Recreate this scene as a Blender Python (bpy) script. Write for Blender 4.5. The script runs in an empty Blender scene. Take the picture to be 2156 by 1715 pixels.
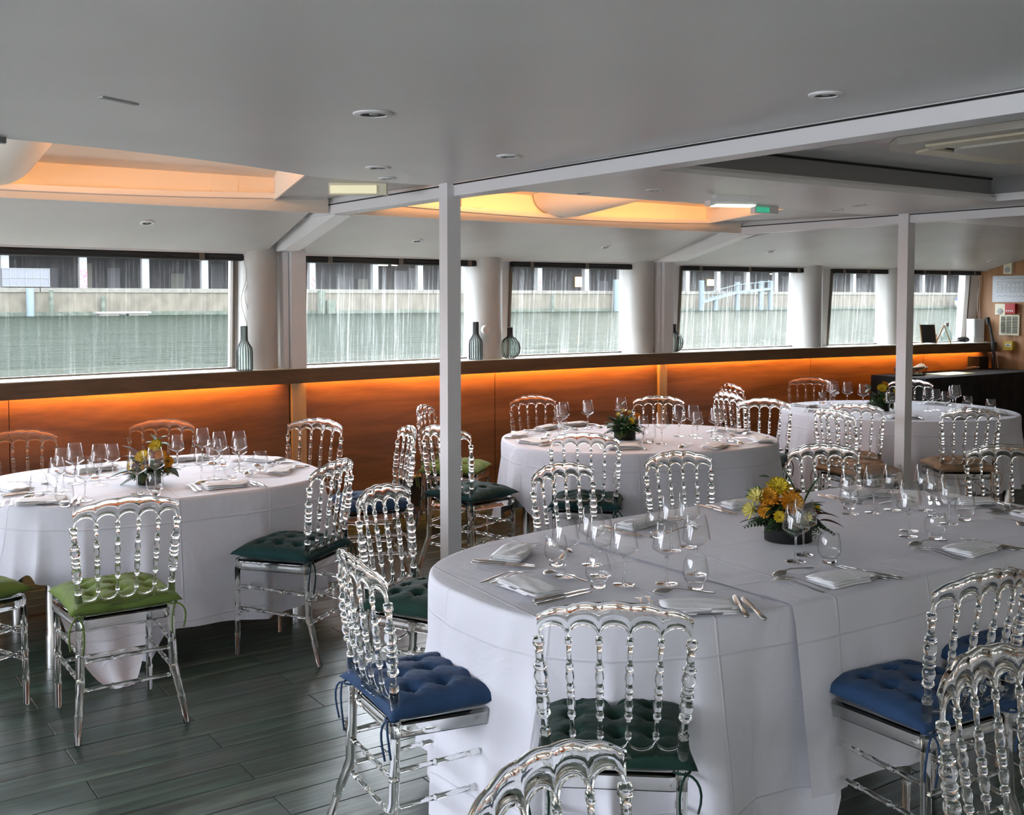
import bpy, bmesh, math, random
from math import sin, cos, pi, radians, sqrt, atan2, hypot
from mathutils import Vector, Matrix, noise

random.seed(7)
scene = bpy.context.scene
COL = scene.collection

# ------------------------------------------------------------------ camera
cd = bpy.data.cameras.new('camera')
cam = bpy.data.objects.new('camera', cd)
COL.objects.link(cam)
cam.location = (0, 0, 1.67)
cam.rotation_euler = (radians(90 - 2.887), 0, radians(-34.8))
cd.sensor_width = 36
cd.lens = 2280 / 2156 * 36
cd.shift_y = -114.5 / 2156
cd.clip_start = 0.05
cd.clip_end = 2000
scene.camera = cam

# ------------------------------------------------------------------ sky, sun, exposure
world = bpy.data.worlds.new('world')
scene.world = world
world.use_nodes = True
wn = world.node_tree
bg = wn.nodes['Background']
bg.inputs[0].default_value = (0.86, 0.90, 1.0, 1)
bg.inputs[1].default_value = 9.8

sd = bpy.data.lights.new('sun', 'SUN')
sd.energy = 3.6
sd.angle = radians(3)
sd.color = (1, 0.93, 0.8)
sun = bpy.data.objects.new('sun', sd)
COL.objects.link(sun)
_az, _el = radians(54), radians(36)
_d = Vector((sin(_az) * cos(_el), cos(_az) * cos(_el), sin(_el)))
sun.rotation_euler = _d.to_track_quat('Z', 'Y').to_euler()

scene.view_settings.view_transform = 'Standard'
scene.view_settings.look = 'None'
scene.view_settings.gamma = 1
scene.view_settings.exposure = 0.72
scene.view_settings.use_curve_mapping = False
cy = scene.cycles
cy.max_bounces = 14
cy.diffuse_bounces = 4
cy.glossy_bounces = 5
cy.transmission_bounces = 12
cy.transparent_max_bounces = 24
cy.sample_clamp_indirect = 5
cy.blur_glossy = 1.0
cy.use_adaptive_sampling = True
cy.adaptive_threshold = 0.03
cy.use_denoising = True
try:
    cy.denoiser = 'OPENIMAGEDENOISE'
except Exception:
    pass


def area_light(name, loc, rot, sx, sy, energy, color):
    l = bpy.data.lights.new(name, 'AREA')
    l.shape = 'RECTANGLE'
    l.size, l.size_y = sx, sy
    l.energy = energy
    l.color = color
    o = bpy.data.objects.new(name, l)
    o.location = loc
    o.rotation_euler = rot
    COL.objects.link(o)
    return o


# ------------------------------------------------------------------ materials
def newmat(name):
    m = bpy.data.materials.new(name)
    m.use_nodes = True
    nt = m.node_tree
    return m, nt, nt.nodes['Principled BSDF'], nt.nodes['Material Output']


def pmat(name, col, rough=0.5, metal=0.0, spec=0.5, coat=0.0, sheen=0.0, emit=None, estr=0.0):
    m, nt, b, o = newmat(name)
    b.inputs['Base Color'].default_value = (*col, 1)
    b.inputs['Roughness'].default_value = rough
    b.inputs['Metallic'].default_value = metal
    b.inputs['Specular IOR Level'].default_value = spec
    b.inputs['Coat Weight'].default_value = coat
    b.inputs['Sheen Weight'].default_value = sheen
    if emit:
        b.inputs['Emission Color'].default_value = (*emit, 1)
        b.inputs['Emission Strength'].default_value = estr
    return m


def nd(nt, t, **kw):
    n = nt.nodes.new(t)
    for k, v in kw.items():
        if hasattr(n, k):
            setattr(n, k, v)
        else:
            n.inputs[k].default_value = v
    return n


def noisy(name, c1, c2, scale=5, stretch=(1, 1, 1), rough=0.5, bump=0.0, bscale=None, detail=4, spec=0.5, sheen=0.0, coords='Object', r2=None, coat=0.0):
    m, nt, b, o = newmat(name)
    tc = nd(nt, 'ShaderNodeTexCoord')
    mp = nd(nt, 'ShaderNodeMapping')
    mp.inputs['Scale'].default_value = stretch
    nt.links.new(tc.outputs[coords], mp.inputs[0])
    nz = nd(nt, 'ShaderNodeTexNoise')
    nz.inputs['Scale'].default_value = scale
    nz.inputs['Detail'].default_value = detail
    nt.links.new(mp.outputs[0], nz.inputs[0])
    cr = nd(nt, 'ShaderNodeValToRGB')
    cr.color_ramp.elements[0].position = 0.32
    cr.color_ramp.elements[1].position = 0.68
    cr.color_ramp.elements[0].color = (*c1, 1)
    cr.color_ramp.elements[1].color = (*c2, 1)
    nt.links.new(nz.outputs[0], cr.inputs[0])
    nt.links.new(cr.outputs[0], b.inputs['Base Color'])
    b.inputs['Roughness'].default_value = rough
    b.inputs['Specular IOR Level'].default_value = spec
    b.inputs['Sheen Weight'].default_value = sheen
    b.inputs['Coat Weight'].default_value = coat
    if bump:
        n2 = nz
        if bscale:
            n2 = nd(nt, 'ShaderNodeTexNoise')
            n2.inputs['Scale'].default_value = bscale
            n2.inputs['Detail'].default_value = detail
            nt.links.new(mp.outputs[0], n2.inputs[0])
        bp = nd(nt, 'ShaderNodeBump')
        bp.inputs['Strength'].default_value = bump
        bp.inputs['Distance'].default_value = 0.02
        nt.links.new(n2.outputs[0], bp.inputs['Height'])
        nt.links.new(bp.outputs[0], b.inputs['Normal'])
    return m


M = {}
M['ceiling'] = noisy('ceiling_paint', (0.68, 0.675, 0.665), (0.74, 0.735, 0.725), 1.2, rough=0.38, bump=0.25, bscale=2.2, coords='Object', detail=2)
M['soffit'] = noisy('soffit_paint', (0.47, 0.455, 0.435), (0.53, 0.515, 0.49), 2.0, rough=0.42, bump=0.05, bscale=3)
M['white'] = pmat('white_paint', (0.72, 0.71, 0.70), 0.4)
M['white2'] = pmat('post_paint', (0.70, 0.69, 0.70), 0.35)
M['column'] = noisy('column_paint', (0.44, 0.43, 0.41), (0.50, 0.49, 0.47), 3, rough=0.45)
M['well'] = pmat('light_well_paint', (0.80, 0.72, 0.62), 0.6)
M['black'] = pmat('black', (0.012, 0.012, 0.013), 0.5)
M['gap'] = pmat('dark_gap', (0.01, 0.01, 0.01), 0.8)
M['greybrown'] = pmat('window_frame', (0.13, 0.11, 0.09), 0.5)
M['darkhole'] = pmat('lamp_recess', (0.06, 0.06, 0.06), 0.5)
M['chrome'] = pmat('brushed_steel', (0.62, 0.62, 0.62), 0.28, 1.0)
M['silver'] = pmat('cutlery_steel', (0.50, 0.49, 0.47), 0.2, 1.0)
M['grey'] = pmat('grey_plastic', (0.35, 0.36, 0.36), 0.5)
M['cord'] = pmat('blind_cord', (0.55, 0.53, 0.48), 0.7)
M['cream'] = pmat('cream_plastic', (0.72, 0.68, 0.52), 0.4)
M['red'] = pmat('red_plastic', (0.42, 0.02, 0.02), 0.4)
M['yellow'] = pmat('yellow_plastic', (0.55, 0.40, 0.05), 0.4)
M['lampglow'] = pmat('lit_diffuser', (0.9, 0.95, 0.85), 0.4, emit=(0.85, 1.0, 0.80), estr=3.0)
M['greensign'] = pmat('exit_green', (0.05, 0.45, 0.25), 0.4, emit=(0.05, 0.5, 0.3), estr=0.4)
M['cloth_grey'] = noisy('black_cloth', (0.006, 0.006, 0.007), (0.02, 0.02, 0.022), 12, rough=0.9, bump=0.1)
M['yellowpaper'] = pmat('yellow_paper', (0.75, 0.72, 0.30), 0.6)
M['bread'] = pmat('napkin_pink', (0.75, 0.55, 0.42), 0.8)


def wood(name, c1, c2, axis=0, rough=0.4, sc=1.0, coat=0.2):
    m, nt, b, o = newmat(name)
    tc = nd(nt, 'ShaderNodeTexCoord')
    mp = nd(nt, 'ShaderNodeMapping')
    s = [14.0 * sc] * 3
    s[axis] = 1.1 * sc
    mp.inputs['Scale'].default_value = s
    nt.links.new(tc.outputs['Object'], mp.inputs[0])
    n1 = nd(nt, 'ShaderNodeTexNoise')
    n1.inputs['Scale'].default_value = 1.0
    n1.inputs['Detail'].default_value = 6
    n1.inputs['Distortion'].default_value = 1.2
    nt.links.new(mp.outputs[0], n1.inputs[0])
    n2 = nd(nt, 'ShaderNodeTexNoise')
    n2.inputs['Scale'].default_value = 7.0
    n2.inputs['Detail'].default_value = 3
    nt.links.new(mp.outputs[0], n2.inputs[0])
    mx = nd(nt, 'ShaderNodeMath', operation='MULTIPLY_ADD')
    nt.links.new(n2.outputs[0], mx.inputs[0])
    mx.inputs[1].default_value = 0.35
    nt.links.new(n1.outputs[0], mx.inputs[2])
    cr = nd(nt, 'ShaderNodeValToRGB')
    cr.color_ramp.elements[0].position = 0.42
    cr.color_ramp.elements[1].position = 0.85
    cr.color_ramp.elements[0].color = (*c1, 1)
    cr.color_ramp.elements[1].color = (*c2, 1)
    nt.links.new(mx.outputs[0], cr.inputs[0])
    nt.links.new(cr.outputs[0], b.inputs['Base Color'])
    b.inputs['Roughness'].default_value = rough
    b.inputs['Coat Weight'].default_value = coat
    b.inputs['Coat Roughness'].default_value = 0.25
    return m


M['panel'] = wood('wall_panel_wood', (0.075, 0.029, 0.012), (0.19, 0.083, 0.032), 0, 0.45, 0.45, 0.05)
M['ledge'] = wood('ledge_wood', (0.065, 0.032, 0.013), (0.125, 0.068, 0.030), 0, 0.5, 1.2, 0.0)
M['strip'] = wood('strip_wood', (0.42, 0.26, 0.12), (0.55, 0.36, 0.18), 2, 0.45, 1.0, 0.1)
M['plywood'] = wood('end_wall_wood', (0.27, 0.12, 0.045), (0.42, 0.22, 0.10), 2, 0.5, 0.8, 0.05)
M['lightwood'] = wood('pale_wood', (0.45, 0.27, 0.12), (0.6, 0.4, 0.2), 0, 0.5, 2.0, 0.0)


def plank_material():
    m, nt, b, o = newmat('floor_plank')
    tc = nd(nt, 'ShaderNodeTexCoord')
    geo = nd(nt, 'ShaderNodeNewGeometry')
    oi = nd(nt, 'ShaderNodeObjectInfo')
    sep = nd(nt, 'ShaderNodeVectorMath', operation='ADD')
    nt.links.new(geo.outputs['Position'], sep.inputs[0])
    cmb = nd(nt, 'ShaderNodeCombineXYZ')
    ml = nd(nt, 'ShaderNodeMath', operation='MULTIPLY')
    ml.inputs[1].default_value = 37.0
    nt.links.new(oi.outputs['Random'], ml.inputs[0])
    nt.links.new(ml.outputs[0], cmb.inputs[0])
    nt.links.new(cmb.outputs[0], sep.inputs[1])
    mp = nd(nt, 'ShaderNodeMapping')
    mp.inputs['Scale'].default_value = (1.6, 26, 1)
    nt.links.new(sep.outputs[0], mp.inputs[0])
    n1 = nd(nt, 'ShaderNodeTexNoise')
    n1.inputs['Scale'].default_value = 1
    n1.inputs['Detail'].default_value = 7
    n1.inputs['Distortion'].default_value = 0.9
    n1.inputs['Roughness'].default_value = 0.62
    nt.links.new(mp.outputs[0], n1.inputs[0])
    cr = nd(nt, 'ShaderNodeValToRGB')
    e = cr.color_ramp.elements
    e[0].position = 0.30
    e[0].color = (0.022, 0.028, 0.026, 1)
    e[1].position = 0.75
    e[1].color = (0.130, 0.180, 0.150, 1)
    x = e.new(0.5)
    x.color = (0.046, 0.068, 0.057, 1)
    nt.links.new(n1.outputs[0], cr.inputs[0])
    n3 = nd(nt, 'ShaderNodeTexNoise')
    n3.inputs['Scale'].default_value = 1.3
    nt.links.new(sep.outputs[0], n3.inputs[0])
    mix = nd(nt, 'ShaderNodeMix', data_type='RGBA', blend_type='MULTIPLY')
    mix.inputs[0].default_value = 0.6
    cr2 = nd(nt, 'ShaderNodeValToRGB')
    cr2.color_ramp.elements[0].color = (0.55, 0.95, 0.75, 1)
    cr2.color_ramp.elements[0].position = 0.35
    cr2.color_ramp.elements[1].color = (1.1, 0.95, 0.9, 1)
    cr2.color_ramp.elements[1].position = 0.65
    nt.links.new(n3.outputs[0], cr2.inputs[0])
    nt.links.new(cr.outputs[0], mix.inputs[6])
    nt.links.new(cr2.outputs[0], mix.inputs[7])
    nt.links.new(mix.outputs[2], b.inputs['Base Color'])
    b.inputs['Roughness'].default_value = 0.30
    b.inputs['Coat Weight'].default_value = 0.35
    b.inputs['Coat Roughness'].default_value = 0.22
    b.inputs['Specular IOR Level'].default_value = 0.5
    bp = nd(nt, 'ShaderNodeBump')
    bp.inputs['Strength'].default_value = 0.25
    bp.inputs['Distance'].default_value = 0.004
    nt.links.new(n1.outputs[0], bp.inputs['Height'])
    nt.links.new(bp.outputs[0], b.inputs['Normal'])
    return m


M['plank'] = plank_material()


def clear_glass(name, tint=(1, 1, 1), ior=1.49, rough=0.0, mixt=0.0):
    m, nt, b, o = newmat(name)
    nt.nodes.remove(b)
    g = nd(nt, 'ShaderNodeBsdfGlass')
    g.inputs['Color'].default_value = (*tint, 1)
    g.inputs['IOR'].default_value = ior
    g.inputs['Roughness'].default_value = rough
    out = g.outputs[0]
    if mixt:
        t = nd(nt, 'ShaderNodeBsdfTransparent')
        t.inputs[0].default_value = (*tint, 1)
        mx = nd(nt, 'ShaderNodeMixShader')
        mx.inputs[0].default_value = mixt
        nt.links.new(g.outputs[0], mx.inputs[1])
        nt.links.new(t.outputs[0], mx.inputs[2])
        out = mx.outputs[0]
    nt.links.new(out, o.inputs[0])
    return m


def thin_glass(name, tint=(0.985, 0.99, 0.99), edge=(0.50, 0.51, 0.53), refl=1.0, power=3.5):
    """thin walled drinking glass: see-through film that darkens and reflects towards its edges"""
    m, nt, b, o = newmat(name)
    nt.nodes.remove(b)
    lw = nd(nt, 'ShaderNodeLayerWeight')
    lw.inputs['Blend'].default_value = 0.5
    pw = nd(nt, 'ShaderNodeMath', operation='POWER')
    pw.inputs[1].default_value = power
    nt.links.new(lw.outputs['Facing'], pw.inputs[0])
    mixc = nd(nt, 'ShaderNodeMix', data_type='RGBA')
    mixc.inputs[6].default_value = (*tint, 1)
    mixc.inputs[7].default_value = (*edge, 1)
    nt.links.new(pw.outputs[0], mixc.inputs[0])
    t = nd(nt, 'ShaderNodeBsdfTransparent')
    nt.links.new(mixc.outputs[2], t.inputs[0])
    g = nd(nt, 'ShaderNodeBsdfGlossy')
    g.inputs['Roughness'].default_value = 0.02
    p5 = nd(nt, 'ShaderNodeMath', operation='POWER')
    p5.inputs[1].default_value = 4.0
    nt.links.new(lw.outputs['Facing'], p5.inputs[0])
    ml = nd(nt, 'ShaderNodeMath', operation='MULTIPLY_ADD', use_clamp=True)
    ml.inputs[1].default_value = 0.55 * refl
    ml.inputs[2].default_value = 0.035 * refl
    nt.links.new(p5.outputs[0], ml.inputs[0])
    mx = nd(nt, 'ShaderNodeMixShader')
    nt.links.new(ml.outputs[0], mx.inputs[0])
    nt.links.new(t.outputs[0], mx.inputs[1])
    nt.links.new(g.outputs[0], mx.inputs[2])
    nt.links.new(mx.outputs[0], o.inputs[0])
    return m


M['acrylic'] = clear_glass('clear_polycarbonate', (0.985, 0.99, 0.98), 1.50, 0.0, 0.0)
M['wineglass'] = thin_glass('wine_glass_wall', refl=2.0)
M['glassbase'] = clear_glass('solid_glass', (1, 1, 1), 1.48)
M['bottleglass'] = thin_glass('bottle_glass', (0.80, 0.86, 0.84), (0.25, 0.30, 0.30), 1.0)


def pane_material(name, dirt, seed):
    m, nt, b, o = newmat(name)
    nt.nodes.remove(b)
    t = nd(nt, 'ShaderNodeBsdfTransparent')
    t.inputs[0].default_value = (0.80, 0.83, 0.82, 1)
    g = nd(nt, 'ShaderNodeBsdfGlossy')
    g.inputs['Roughness'].default_value = 0.01
    mx = nd(nt, 'ShaderNodeMixShader')
    mx.inputs[0].default_value = 0.05
    nt.links.new(t.outputs[0], mx.inputs[1])
    nt.links.new(g.outputs[0], mx.inputs[2])
    # streaks of dried salt running down the pane
    geo = nd(nt, 'ShaderNodeNewGeometry')
    mp = nd(nt, 'ShaderNodeMapping')
    mp.inputs['Scale'].default_value = (38, 1, 0.7)
    mp.inputs['Location'].default_value = (seed, 0, seed)
    nt.links.new(geo.outputs['Position'], mp.inputs[0])
    n1 = nd(nt, 'ShaderNodeTexNoise')
    n1.inputs['Scale'].default_value = 1.4
    n1.inputs['Detail'].default_value = 7
    n1.inputs['Roughness'].default_value = 0.75
    nt.links.new(mp.outputs[0], n1.inputs[0])
    cr = nd(nt, 'ShaderNodeValToRGB')
    cr.color_ramp.elements[0].position = 0.50
    cr.color_ramp.elements[0].color = (0, 0, 0, 1)
    cr.color_ramp.elements[1].position = 0.85
    cr.color_ramp.elements[1].color = (1, 1, 1, 1)
    nt.links.new(n1.outputs[0], cr.inputs[0])
    n2 = nd(nt, 'ShaderNodeTexNoise')
    n2.inputs['Scale'].default_value = 1.6
    nt.links.new(geo.outputs['Position'], n2.inputs[0])
    m2 = nd(nt, 'ShaderNodeMath', operation='MULTIPLY')
    nt.links.new(cr.outputs[0], m2.inputs[0])
    nt.links.new(n2.outputs[0], m2.inputs[1])
    m3 = nd(nt, 'ShaderNodeMath', operation='MULTIPLY_ADD', use_clamp=True)
    nt.links.new(m2.outputs[0], m3.inputs[0])
    m3.inputs[1].default_value = dirt
    m3.inputs[2].default_value = dirt * 0.04
    tr = nd(nt, 'ShaderNodeBsdfTranslucent')
    tr.inputs[0].default_value = (0.85, 0.9, 0.88, 1)
    mx2 = nd(nt, 'ShaderNodeMixShader')
    nt.links.new(m3.outputs[0], mx2.inputs[0])
    nt.links.new(mx.outputs[0], mx2.inputs[1])
    nt.links.new(tr.outputs[0], mx2.inputs[2])
    nt.links.new(mx2.outputs[0], o.inputs[0])
    return m


def cloth_material(name, col, crease=0.45, strength=0.35):
    m, nt, b, o = newmat(name)
    b.inputs['Base Color'].default_value = (*col, 1)
    b.inputs['Roughness'].default_value = 0.75
    b.inputs['Sheen Weight'].default_value = 0.1
    geo = nd(nt, 'ShaderNodeNewGeometry')
    mp = nd(nt, 'ShaderNodeMapping')
    mp.inputs['Rotation'].default_value = (0, 0, 0.08)
    nt.links.new(geo.outputs['Position'], mp.inputs[0])
    n1 = nd(nt, 'ShaderNodeTexNoise')
    n1.inputs['Scale'].default_value = 3.5
    n1.inputs['Detail'].default_value = 5
    n1.inputs['Distortion'].default_value = 0.8
    nt.links.new(mp.outputs[0], n1.inputs[0])
    # pressed fold lines in a grid
    sp = nd(nt, 'ShaderNodeSeparateXYZ')
    nt.links.new(mp.outputs[0], sp.inputs[0])
    prev = None
    for ax in (0, 1, 2):
        a = nd(nt, 'ShaderNodeMath', operation='PINGPONG')
        a.inputs[1].default_value = crease / 2
        ad = nd(nt, 'ShaderNodeMath', operation='ADD')
        ad.inputs[1].default_value = (0.13, 0.05, 0.21)[ax] + 5
        nt.links.new(sp.outputs[ax], ad.inputs[0])
        nt.links.new(ad.outputs[0], a.inputs[0])
        l = nd(nt, 'ShaderNodeMath', operation='LESS_THAN')
        mr = nd(nt, 'ShaderNodeMapRange')
        mr.inputs[1].default_value = 0.0
        mr.inputs[2].default_value = 0.006
        mr.inputs[3].default_value = 1.0
        mr.inputs[4].default_value = 0.0
        nt.links.new(a.outputs[0], mr.inputs[0])
        nt.nodes.remove(l)
        if prev is None:
            prev = mr.outputs[0]
        else:
            mxn = nd(nt, 'ShaderNodeMath', operation='MAXIMUM')
            nt.links.new(prev, mxn.inputs[0])
            nt.links.new(mr.outputs[0], mxn.inputs[1])
            prev = mxn.outputs[0]
    sm = nd(nt, 'ShaderNodeMath', operation='MULTIPLY_ADD')
    nt.links.new(prev, sm.inputs[0])
    sm.inputs[1].default_value = 0.18
    nt.links.new(n1.outputs[0], sm.inputs[2])
    bp = nd(nt, 'ShaderNodeBump')
    bp.inputs['Strength'].default_value = strength
    bp.inputs['Distance'].default_value = 0.02
    nt.links.new(sm.outputs[0], bp.inputs['Height'])
    nt.links.new(bp.outputs[0], b.inputs['Normal'])
    return m


M['linen'] = cloth_material('white_linen', (0.72, 0.72, 0.79), 0.45, 0.7)
M['napkin'] = noisy('white_napkin', (0.84, 0.84, 0.86), (0.88, 0.88, 0.90), 20, rough=0.8, bump=0.2, bscale=30)


def velvet(name, c, k=1.5):
    return noisy(name, c, tuple(min(1, v * k) for v in c), 9, rough=0.75, sheen=0.08, bump=0.25, bscale=14, spec=0.15)


M['velvet_lime'] = velvet('velvet_lime', (0.105, 0.155, 0.035))
M['velvet_teal'] = velvet('velvet_teal', (0.006, 0.030, 0.031))
M['velvet_forest'] = velvet('velvet_forest', (0.008, 0.027, 0.020))
M['velvet_blue'] = velvet('velvet_blue', (0.018, 0.044, 0.100))
M['velvet_beige'] = velvet('velvet_beige', (0.27, 0.17, 0.10))


# ------------------------------------------------------------------ mesh helpers
class MB:
    def __init__(s):
        s.v, s.f = [], []

    def add(s, vs, fs):
        n = len(s.v)
        s.v += [tuple(v) for v in vs]
        s.f += [tuple(i + n for i in f) for f in fs]
        return s

    def box(s, x0, y0, z0, x1, y1, z1, rz=0.0, piv=None):
        vs = [(x, y, z) for z in (z0, z1) for y in (y0, y1) for x in (x0, x1)]
        if rz:
            px, py = piv or ((x0 + x1) / 2, (y0 + y1) / 2)
            c, sn = cos(rz), sin(rz)
            vs = [(px + (x - px) * c - (y - py) * sn, py + (x - px) * sn + (y - py) * c, z) for x, y, z in vs]
        return s.add(vs, [(0, 2, 3, 1), (4, 5, 7, 6), (0, 1, 5, 4), (2, 6, 7, 3), (0, 4, 6, 2), (1, 3, 7, 5)])

    def prism(s, poly, a0, a1, axis='x'):
        """poly: 2d points; extruded along axis from a0 to a1. x: poly=(y,z); y: (x,z); z: (x,y)"""
        n = len(poly)

        def P(p, a):
            return {'x': (a, p[0], p[1]), 'y': (p[0], a, p[1]), 'z': (p[0], p[1], a)}[axis]
        vs = [P(p, a0) for p in poly] + [P(p, a1) for p in poly]
        fs = [tuple(range(n))[::-1], tuple(range(n, 2 * n))]
        fs += [(i, (i + 1) % n, (i + 1) % n + n, i + n) for i in range(n)]
        return s.add(vs, fs)

    def rings(s, rings, closed=True, cap=True):
        """loft successive rings of equal length"""
        n = len(rings[0])
        vs = [p for r in rings for p in r]
        fs = []
        for i in range(len(rings) - 1):
            for j in range(n if closed else n - 1):
                a, b = i * n + j, i * n + (j + 1) % n
                fs.append((a, b, b + n, a + n))
        if cap and closed:
            fs.append(tuple(range(n))[::-1])
            fs.append(tuple(range((len(rings) - 1) * n, len(rings) * n)))
        return s.add(vs, fs)

    def lathe(s, prof, seg=16, c=(0, 0, 0), cap=False):
        """prof: list of (r,z)"""
        rs = [[(c[0] + r * cos(2 * pi * k / seg), c[1] + r * sin(2 * pi * k / seg), c[2] + z) for k in range(seg)] for r, z in prof]
        return s.rings(rs, True, cap)

    def tube(s, pts, rad, seg=8, cap=True, squash=1.0):
        """tube through pts; rad a number or a list"""
        P = [Vector(p) for p in pts]
        R = rad if isinstance(rad, (list, tuple)) else [rad] * len(P)
        rs = []
        up = None
        for i, p in enumerate(P):
            t = (P[min(i + 1, len(P) - 1)] - P[max(i - 1, 0)])
            if t.length < 1e-9:
                t = Vector((0, 0, 1))
            t.normalize()
            if up is None:
                up = Vector((0, 0, 1)) if abs(t.z) < 0.9 else Vector((1, 0, 0))
            a = t.cross(up)
            if a.length < 1e-6:
                a = t.cross(Vector((0, 1, 0)))
            a.normalize()
            b = a.cross(t)
            b.normalize()
            up = b
            rs.append([tuple(p + a * (R[i] * cos(2 * pi * k / seg)) + b * (R[i] * squash * sin(2 * pi * k / seg))) for k in range(seg)])
        return s.rings(rs, True, cap)

    def data(s, name, mat, smooth=True, sharp=None, recalc=True):
        me = bpy.data.meshes.new(name)
        me.from_pydata(s.v, [], s.f)
        if recalc:
            bm = bmesh.new()
            bm.from_mesh(me)
            bmesh.ops.recalc_face_normals(bm, faces=bm.faces)
            bm.to_mesh(me)
            bm.free()
        me.materials.append(mat)
        if smooth:
            me.polygons.foreach_set('use_smooth', [True] * len(me.polygons))
            if sharp is not None:
                me.set_sharp_from_angle(angle=radians(sharp))
        me.update()
        return me

    def obj(s, name, mat, parent=None, smooth=False, sharp=40, loc=(0, 0, 0), rz=0, recalc=True):
        return link(name, s.data(name, mat, smooth, sharp, recalc), parent, loc, rz)


def link(name, data, parent=None, loc=(0, 0, 0), rz=0):
    o = bpy.data.objects.new(name, data)
    o.location = loc
    o.rotation_euler = (0, 0, rz)
    if parent is not None:
        o.parent = parent
    COL.objects.link(o)
    return o


def tag(o, label=None, cat=None, group=None, kind=None):
    for k, v in (('label', label), ('category', cat), ('group', group), ('kind', kind)):
        if v:
            o[k] = v
    return o


def empty(name, loc=(0, 0, 0), rz=0.0):
    o = bpy.data.objects.new(name, None)
    o.empty_display_size = 0.1
    o.location = loc
    o.rotation_euler = (0, 0, rz)
    COL.objects.link(o)
    return o


def struct(o):
    return tag(o, kind='structure')


def place(name, parts, loc, rz, label, cat, group=None):
    """parts: list of (part name, mesh data[, sub parts]) linked below an Empty"""
    r = empty(name, loc, rz)
    tag(r, label, cat, group)
    for p in parts:
        o = link(p[0], p[1], r)
        for q in (p[2] if len(p) > 2 else ()):
            link(q[0], q[1], o)
    return r


# ------------------------------------------------------------------ the hull side: curved wall with panels, ledge, windows
def yl(x):
    """front face of the window ledge"""
    return 7.22 - 0.0145 * (x - 6.2) ** 2


def curve_box(mb, x0, x1, dy0, dy1, z0, z1, n=None, top_dy=0.0):
    n = n or max(2, int((x1 - x0) / 0.25))
    rs = []
    for i in range(n + 1):
        x = x0 + (x1 - x0) * i / n
        y = yl(x)
        rs.append([(x, y + dy0, z0), (x, y + dy1, z0), (x, y + dy1 + top_dy, z1), (x, y + dy0 + top_dy, z1)])
    return mb.rings(rs)


XL, XR, YB = -4.0, 11.35, -3.0

# floor with its planks
fl = struct(MB().box(XL, YB, -0.12, XR, 7.5, -0.006).obj('floor', M['gap']))
PL, PW = 0.972, 0.160


def plank_mb(mb, x, y, L=PL, W=PW):
    e, g = 0.002, 0.0013
    a0, a1, b0, b1 = x + g, x + L - g, y + g, y + W - g
    vs = [(a0, b0, -0.005), (a1, b0, -0.005), (a1, b1, -0.005), (a0, b1, -0.005),
          (a0, b0, -0.001), (a1, b0, -0.001), (a1, b1, -0.001), (a0, b1, -0.001),
          (a0 + e, b0 + e, 0), (a1 - e, b0 + e, 0), (a1 - e, b1 - e, 0), (a0 + e, b1 - e, 0)]
    fs = [(0, 1, 5, 4), (1, 2, 6, 5), (2, 3, 7, 6), (3, 0, 4, 7), (4, 5, 9, 8), (5, 6, 10, 9), (6, 7, 11, 10), (7, 4, 8, 11), (8, 9, 10, 11)]
    mb.add(vs, fs)


pm = MB()
plank_mb(pm, 0, 0)
plank_data = pm.data('plank', M['plank'], smooth=False)
rest = MB()
row = 0
y = 4.02 - PW * 44
while y < 7.45:
    k = round((y - 4.02) / PW)
    x0 = 0.886 if k % 2 == 0 else 1.373 - 0.001
    x = x0 - PL * 6
    while x < XR:
        if x > XL - PL:
            if -0.7 < x < 4.0 and 2.25 < y < 6.9 and y > 2.4 - 0.0 and (x > -0.7):
                link('plank', plank_data, fl, (x, y, 0))
            elif x >= XL and x + PL <= XR + 0.5:
                plank_mb(rest, x, y)
        x += PL
    y += PW
o = rest.obj('plank_field', M['plank'], fl)
o['kind'] = 'stuff'

# wall below the ledge with its wooden panels
wall = struct(curve_box(MB(), XL, XR, 0.135, 0.40, -0.02, 1.07).obj('wall_window_side', M['panel']))
for a, b in ((-3.95, -0.7), (-0.69, 1.2), (1.205, 3.07), (3.205, 4.905), (4.912, 6.695), (6.815, 8.70), (8.706, 10.35), (10.356, 11.33)):
    curve_box(MB(), a, b, 0.11, 0.134, 0.06, 1.07).obj('wood_panel', M['panel'], wall)
for a, b in ((3.085, 3.195), (6.71, 6.80)):
    curve_box(MB(), a, b, 0.085, 0.134, 0.0, 1.07, 2).obj('cover_strip', M['strip'], wall)
curve_box(MB(), XL, XR, 0.095, 0.134, 0.0, 0.055).obj('skirting', M['ledge'], wall)
# recess with a pale frame low in the wall
nx0, nx1 = 3.95, 4.75
nb = MB()
for (a, b, z0, z1) in ((nx0, nx1, 0.29, 0.305), (nx0, nx0 + 0.02, 0.06, 0.29), (nx1 - 0.02, nx1, 0.06, 0.29)):
    curve_box(nb, a, b, 0.095, 0.112, z0, z1, 2)
nb.obj('recess_frame', M['lightwood'], wall)
curve_box(MB(), nx0 + 0.02, nx1 - 0.02, 0.1, 0.109, 0.06, 0.29, 2).obj('recess', M['gap'], wall)

# ledge
led = MB()
curve_box(led, XL, 11.33, 0.0, 0.035, 1.075, 1.175)
curve_box(led, XL, 11.33, 0.035, 0.36, 1.145, 1.175)
struct(led.obj('trim_1', M['ledge']))
struct(curve_box(MB(), XL, 11.33, 0.012, 0.345, 1.1755, 1.180).obj('windowsill', pmat('sill_paint', (0.80, 0.78, 0.72), 0.5)))

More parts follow.
